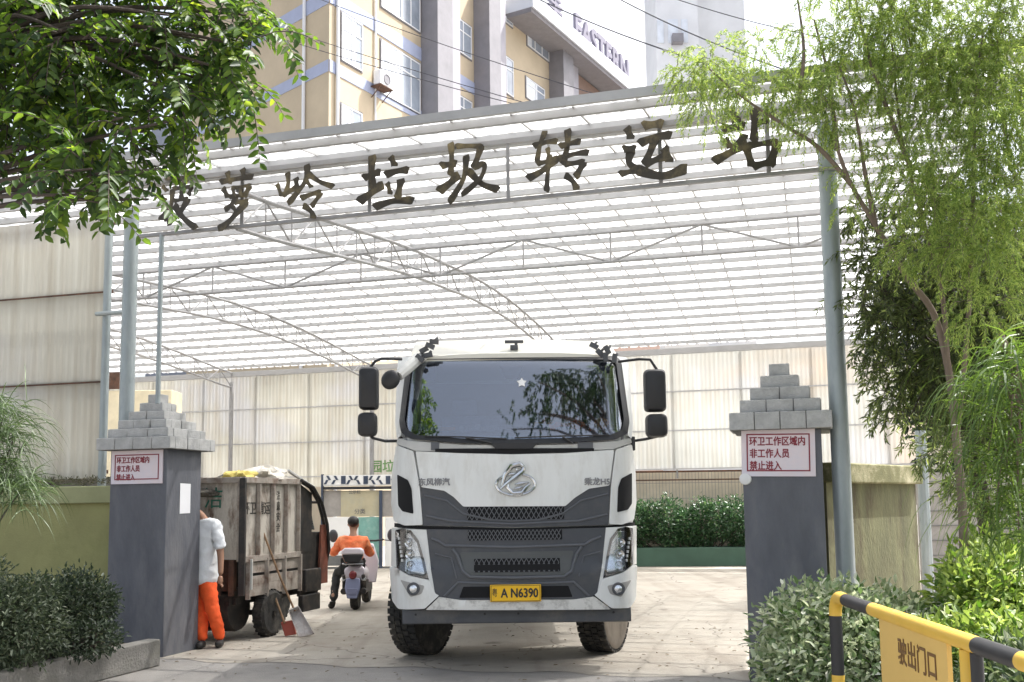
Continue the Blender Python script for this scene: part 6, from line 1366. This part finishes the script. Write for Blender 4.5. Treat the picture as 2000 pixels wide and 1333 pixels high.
leaf_mesh('crown', *arr, leaf_mat('golden_needle', (.09, .17, .035), (.36, .45, .13), .5, c3=(.05, .10, .03)), ft, simple=True)
b = MB(); twig_mesh(b, tws, .003, 4)
stem = curve(path([(1889, 1390, 8.0), (1886, 1180, 8.0), (1880, 1000, 8.0), (1868, 860, 8.0), (1852, 720, 8.0), (1822, 610, 8.0), (1770, 540, 8.0), (1710, 440, 8.0), (1662, 360, 8.0), (1635, 290, 8.0)]))
limb(b, stem, .040, .014, 10)
for pl_ in ([(1852, 720, 8.0), (1838, 560, 7.9), (1800, 420, 7.9), (1760, 260, 8.1), (1740, 60, 8.2)], [(1868, 860, 8.0), (1890, 640, 7.8), (1900, 420, 7.6), (1905, 200, 7.8), (1920, 60, 8.0)], [(1710, 440, 8.0), (1690, 340, 8.0), (1670, 220, 8.1), (1640, 130, 8.2)], [(1662, 360, 8.0), (1600, 290, 8.1), (1540, 250, 8.2), (1450, 190, 8.4), (1380, 130, 8.6)], [(1635, 290, 8.0), (1618, 150, 8.3), (1590, 40, 8.5)], [(1780, 330, 8.0), (1700, 120, 8.2), (1660, -60, 8.4)], [(1560, 200, 8.2), (1570, 100, 8.4), (1558, 0, 8.5)]):
    limb(b, curve(path(pl_)), .022, .007, 7)
b.build('trunk', M['bark'], ft)

# ---- right: dark narrow-leaved tree
nt_ = thing('narrow_leaf_tree', 'dark narrow leaved tree filling the right side behind the thick post', 'tree', (4.3, 9.3, 0))
cl = [(1700, 500, 9.2, .24), (1680, 590, 9.3, .22), (1730, 620, 9.0, .30), (1760, 520, 9.0, .34), (1800, 620, 8.8, .36), (1740, 720, 9.0, .28), (1700, 690, 9.2, .2), (1790, 730, 9.0, .34), (1850, 560, 8.8, .38), (1880, 680, 8.6, .38), (1930, 600, 8.5, .42), (1960, 720, 8.5, .42), (1860, 780, 9.0, .30), (1780, 810, 9.0, .2), (1840, 460, 9.0, .34), (1920, 500, 8.6, .40), (1740, 420, 9.2, .26), (1690, 420, 9.2, .2), (1950, 820, 8.8, .4), (1880, 860, 9.4, .24), (1990, 600, 8.5, .4), (1780, 360, 9.0, .24), (2080, 600, 8.6, .6), (2080, 800, 8.6, .6), (1745, 780, 9.1, .2), (1720, 560, 9.0, .2), (1820, 880, 9.6, .22), (1900, 950, 9.6, .26), (1960, 930, 9.0, .34), (1840, 700, 8.8, .34), (1980, 460, 8.5, .4), (1840, 380, 9.0, .3)]
cs = [at_y(x, y, Y) for x, y, Y, r in cl]; rs = [r for *_, r in cl]
arr, tws = sprays(cs, rs, 95, .28, 24, .088, .017, droop=.8, out=.8, flat=False, spread=.8)
leaf_mesh('crown', *arr, leaf_mat('narrow_leaf', (.040, .062, .022), (.13, .17, .06), .42, c3=(.28, .34, .10)), nt_, fold=.2, simple=True)
b = MB(); twig_mesh(b, tws, .004)
limb(b, curve([Vector((4.3, 9.3, 0)), Vector((4.25, 9.25, 1.2)), Vector((4.05, 9.1, 2.4)), Vector((3.9, 9.0, 3.6)), Vector((3.8, 9.0, 4.6))]), .085, .03, 10)
for c in cs: limb(b, curve([Vector((4.15, 9.15, 2.0)).lerp(Vector((3.9, 9.0, 3.4)), min(1, max(0, (c.z - 2.4) / 1.6))), (Vector((4.0, 9.05, 2.9)) + c) / 2, c], 4), .018, .005, 6)
b.build('trunk', M['bark_dark'], nt_)

# ---- dark trees behind, filling the gap at the right edge
bt = thing('background_tree', 'dense dark tree far behind the narrow leaved tree on the right', 'tree', (9.3, 17.8, 0))
cl = [(1800, 640, 17, .9), (1880, 560, 17, 1.0), (1960, 640, 17, 1.0), (1900, 760, 16.8, .9), (1830, 760, 17, .7), (1990, 780, 16.8, .9), (1860, 880, 16.6, .6), (1960, 900, 16.6, .8), (1780, 560, 17.4, .8), (1950, 480, 17.4, 1.0), (2060, 600, 17, 1.2), (1850, 450, 17.5, .8)]
cs = [at_y(x, y, Y) for x, y, Y, r in cl]; rs = [r for *_, r in cl]
arr, tws = sprays(cs, rs, 34, .55, 22, .15, .06, droop=.5, out=.9, flat=False, spread=.9)
leaf_mesh('crown', *arr, leaf_mat('dark_leaf', (.012, .022, .014), (.04, .06, .03), .25), bt, simple=True)
b = MB(); limb(b, curve([Vector((8.6, 17.4, 0)), Vector((8.5, 17.3, 2)), Vector((8.2, 17.2, 5))]), .16, .06, 10)
for c in cs: limb(b, curve([Vector((8.5, 17.3, 2.2)), (Vector((8.4, 17.2, 3.4)) + c) / 2, c], 4), .05, .015, 6)
b.build('trunk', M['bark_dark'], bt)

# ---- hanging strap leaves at the right edge, fine hanging leaves at the left edge
def ribbons(name, parent, starts, n, ln, w, m, spread=.25, down=1.0):
    b_v, b_f = [], []; inv = np.array(MATS_INV[parent.name])
    for k in range(n):
        s = np.array(starts[RNG.integers(len(starts))]) + RNG.normal(size=3) * np.array([.08, .10, .06]); d = unit(np.array([RNG.normal() * spread, RNG.normal() * spread, .25])); l = ln * RNG.uniform(.5, 1.2); m_ = 7
        sd = unit(np.cross(d, RNG.normal(size=3))); p = s.copy(); base = len(b_v)
        for j in range(m_ + 1):
            ww = w * (.6 + .8 * j / m_ if j < 3 else 1.1 * (1 - (j - 2) / (m_ - 1.9))); b_v += [p + sd * ww / 2, p - sd * ww / 2]
            d = unit(d + np.array([0, 0, -down * .42]) + RNG.normal(size=3) * .05); p = p + d * l / m_
        b_f += [(base + 2 * j, base + 2 * j + 1, base + 2 * j + 3, base + 2 * j + 2) for j in range(m_)]
    V = np.array(b_v) @ inv[:3, :3].T + inv[:3, 3]; me = bpy.data.meshes.new(name); me.from_pydata(V.tolist(), [], b_f); return link(name, me, m, parent, False)
wp = thing('weeping_plant', 'weeping green plant with long strap leaves at the right edge', 'plant', (3.45, 6.3, 0))
st = [tuple(at_y(x, y, Y)) for x, y, Y in ((1960, 700, 6.2), (1990, 740, 6.0), (1940, 800, 6.3), (1975, 830, 6.1), (1930, 880, 6.3), (1995, 880, 6.0), (1965, 930, 6.2), (1990, 980, 6.1), (1950, 760, 6.4), (1920, 760, 6.5), (1990, 1040, 6.1), (1945, 1000, 6.2), (2010, 690, 6.0))]
ribbons('foliage', wp, st, 800, .60, .013, leaf_mat('strap_leaf', (.045, .09, .018), (.12, .20, .04), .4), spread=.30)
b = MB(); base = at_y(1995, 1500, 6.2); limb(b, curve([Vector((3.35, 6.3, 0)), Vector((3.25, 6.25, 1.2)), Vector((3.1, 6.2, 2.2)), Vector((3.0, 6.2, 2.6))]), .05, .015, 8)
for s in st: limb(b, curve([Vector((3.2, 6.22, 1.7)), (Vector((3.1, 6.2, 2.2)) + Vector(s)) / 2 + Vector((0, 0, .1)), Vector(s)], 4), .012, .004, 6)
b.build('stem', M['bark'], wp)
wl = thing('weeping_shrub', 'grey green shrub with thin arching leaves at the left edge', 'plant', (-4.75, 8.9, .22))
st = [tuple(at_y(x, y, Y)) for x, y, Y in ((-30, 790, 9.0), (10, 800, 8.9), (-10, 850, 8.8), (30, 850, 8.9), (0, 900, 8.8), (20, 930, 8.8), (-40, 930, 9.0), (-80, 850, 9.0), (40, 960, 8.7))]
ribbons('foliage', wl, st, 1400, .48, .010, leaf_mat('thin_leaf', (.035, .065, .022), (.09, .14, .05), .35), spread=.5, down=.7)
b = MB()
for s in st: limb(b, curve([Vector((-4.75, 8.9, .2)), (Vector((-4.75, 8.9, .9)) + Vector(s)) / 2, Vector(s)], 4), .014, .005, 6)
b.build('stem', M['bark_dark'], wl)

# ---- shrubs
def shrub(name, label, lobes, n, L, W, m, base, cat='shrub', simple=False, up=.35, group=None, stems=True):
    th = thing(name, label, cat, base, 0, group); Ps, Ds, Ns = [], [], []
    tot = sum(r[0] * r[1] + r[1] * r[2] + r[0] * r[2] for c, r in lobes)
    for c, r in lobes:
        k = int(n * (r[0] * r[1] + r[1] * r[2] + r[0] * r[2]) / tot); o = unit(RNG.normal(size=(k, 3))); rad = RNG.uniform(.25, 1.0, (k, 1)) ** .45 * RNG.uniform(.86, 1.12, (k, 1))
        P = np.array(c) + o * np.array(r) * rad; keep = P[:, 2] > base[2] + .03; P = P[keep]; o = o[keep]
        Ps.append(P); Ds.append(unit(o * .8 + RNG.normal(size=P.shape) * .55 + np.array([0, 0, up * .3]))); Ns.append(unit(o * .5 + np.array([0, 0, .8]) + RNG.normal(size=P.shape) * .45))
    P = np.concatenate(Ps); k = len(P)
    leaf_mesh('foliage', P, np.concatenate(Ds), np.concatenate(Ns), L * RNG.uniform(.6, 1.25, k), W * RNG.uniform(.7, 1.2, k), m, th, fold=.2, simple=simple, droop=.15)
    if stems:
        b = MB()
        for i, (c, r) in enumerate(lobes):
            for q in range(5):
                e = Vector(c) + Vector(unit(RNG.normal(size=3)) * np.array(r) * .7); s = Vector((base[0] + (c[0] - base[0]) * .6 + RNG.normal() * .08, base[1] + (c[1] - base[1]) * .6 + RNG.normal() * .08, base[2]))
                if e.z > base[2] + .1: limb(b, curve([s, (s + e) / 2 + Vector((0, 0, .05)), e], 3), .012, .004, 5)
        b.build('stems', M['bark_dark'], th)
    return th
var_leaf = leaf_mat('sunlit_variegated_leaf', (.08, .16, .04), (.52, .56, .38), .30, c3=(.82, .82, .72))  # cream variegation, with sunlight painted in as lighter leaf colours
shrub('variegated_shrub', 'rounded cream and green variegated shrub in front of the right pillar', [((2.45, 7.5, .62), (.35, .35, .36)), ((2.32, 7.75, .55), (.55, .6, .47)), ((2.75, 7.9, .52), (.5, .6, .45)), ((2.1, 7.45, .35), (.38, .45, .36)), ((2.55, 7.2, .42), (.55, .5, .40)), ((3.0, 7.6, .42), (.4, .5, .38))], 15000, .07, .033, var_leaf, (2.5, 7.6, 0))
shrub('variegated_shrub', 'taller loose variegated shrub under the slim trunk on the right', [((3.1, 7.0, .45), (.5, .55, .42)), ((3.45, 7.6, .7), (.45, .5, .55)), ((3.35, 6.9, .42), (.4, .5, .42)), ((3.75, 8.0, .85), (.45, .5, .5)), ((3.95, 7.5, .6), (.4, .5, .55))], 14000, .08, .036, leaf_mat('bright_leaf', (.06, .14, .02), (.34, .44, .12), .4, c3=(.70, .72, .5)), (3.4, 7.4, 0))
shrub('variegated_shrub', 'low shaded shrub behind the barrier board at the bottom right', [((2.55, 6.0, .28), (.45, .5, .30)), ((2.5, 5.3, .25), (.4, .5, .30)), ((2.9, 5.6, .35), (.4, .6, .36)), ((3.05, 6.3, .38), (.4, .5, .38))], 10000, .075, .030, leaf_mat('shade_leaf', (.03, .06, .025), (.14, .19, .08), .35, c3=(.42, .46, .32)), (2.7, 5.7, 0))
dk = leaf_mat('dark_small_leaf', (.016, .028, .016), (.06, .085, .045), .3, c3=(.16, .19, .14))
def lob(px, py, Y, r): c = at_y(px, py, Y); return (tuple(c), r)
shrub('dark_shrub', 'dark green shrub on the left bed against the olive wall', [lob(150, 1190, 9.9, (.36, .4, .40)), lob(195, 1175, 10.1, (.18, .25, .20)), lob(90, 1210, 9.6, (.35, .45, .38)), lob(140, 1160, 10.0, (.2, .25, .2)), lob(170, 1250, 9.6, (.30, .4, .2))], 7500, .052, .022, dk, (-4.2, 9.8, .22))
shrub('dark_shrub', 'grey green bushy shrub at the lower left edge', [lob(20, 1195, 9.0, (.34, .45, .30)), lob(-50, 1145, 9.2, (.34, .4, .30)), lob(40, 1230, 8.9, (.40, .45, .34)), lob(-40, 1240, 8.8, (.4, .5, .4)), lob(70, 1155, 9.2, (.22, .3, .16))], 8500, .052, .020, leaf_mat('greygreen_leaf', (.03, .05, .025), (.085, .11, .06), .3, c3=(.22, .25, .18)), (-4.7, 9.0, .22))
# hedge in the planter at the back, clumps along the box
hl = []
L_ = (q1 - q0).length
for i in range(int(L_ / .42)):
    p = q0 + dh3 * (.2 + i * .42) + nh * (.42 + .1 * math.sin(i * 2.1)); hl.append(((p.x, p.y, .47 + .58 + .09 * math.sin(i * 1.7 + .5)), (.42, .5, .62 + .10 * math.sin(i * 2.9))))
hp = (q0 + q1) / 2 + nh * .45
shrub('hedge', 'glossy dark hedge growing in the green planter box at the back', hl, 21000, .085, .045, leaf_mat('hedge_leaf', (.018, .05, .022), (.06, .13, .05), .3, c3=(.13, .21, .08), rough=.35), (hp.x, hp.y, .47), 'hedge', simple=False)
# weeds on the left wall
lw = [tuple(gt(tg + .35 + i * .33, sg + .12, 1.92)) for i in range(6)]
shrub('wall_weeds', 'dry dark weeds growing on top of the olive wall', [(c, (.2, .07, .07)) for c in lw], 900, .05, .012, leaf_mat('dry_weed', (.04, .04, .02), (.10, .10, .06), .3), (lw[2][0], lw[2][1], 1.87), 'weeds', stems=False)
# ---- fallen leaves and grit on the ground near the gate
Pn = 420; Pg = np.stack([RNG.uniform(-4.0, 3.0, Pn), RNG.uniform(7.6, 13.5, Pn), np.full(Pn, .010)], 1)
Dg = unit(np.stack([RNG.normal(size=Pn), RNG.normal(size=Pn), RNG.uniform(0, .15, Pn)], 1)); Ng = unit(np.stack([RNG.normal(size=Pn) * .15, RNG.normal(size=Pn) * .15, np.ones(Pn)], 1))
lf = leaf_mesh('fallen_leaves', Pg, Dg, Ng, RNG.uniform(.02, .06, Pn), RNG.uniform(.01, .025, Pn), leaf_mat('dead_leaf', (.10, .07, .04), (.20, .16, .09), .2), None)
tag(lf, 'scattered small dead leaves on the yard entrance', 'leaves'); lf['kind'] = 'stuff'

# ---- roadside tree behind the camera, seen mirrored in the windscreen
rt = thing('street_tree', 'tall leafy street tree mirrored dark in the right half of the truck windscreen', 'tree', (6.2, 2.6, 0))
cs = [Vector((2.5 + RNG.normal() * .7, 2.0 + RNG.normal() * .7, 11.0 + RNG.normal() * .8)) for _ in range(30)] + [Vector((4.6 + RNG.normal() * .8, 2.2 + RNG.normal() * .8, 11.2 + RNG.normal() * .9)) for _ in range(12)]
arr, tws = sprays(cs, [.5] * len(cs), 9, .5, 18, .14, .06, droop=.6, out=.9, flat=False, spread=.9)
leaf_mesh('crown', *arr, leaf_mat('street_leaf', (.012, .026, .010), (.04, .075, .02), .25), rt, simple=True)
b = MB(); limb(b, curve([Vector((6.2, 2.6, 0)), Vector((6.1, 2.5, 3.5)), Vector((5.8, 2.4, 7)), Vector((4.9, 2.2, 10.4))]), .20, .07, 12)
for c in cs[::2]: limb(b, curve([Vector((5.7, 2.4, 7.5)), (Vector((5.0, 2.2, 9.4)) + c) / 2, c], 4), .05, .012, 6)
b.build('trunk', M['bark_dark'], rt)
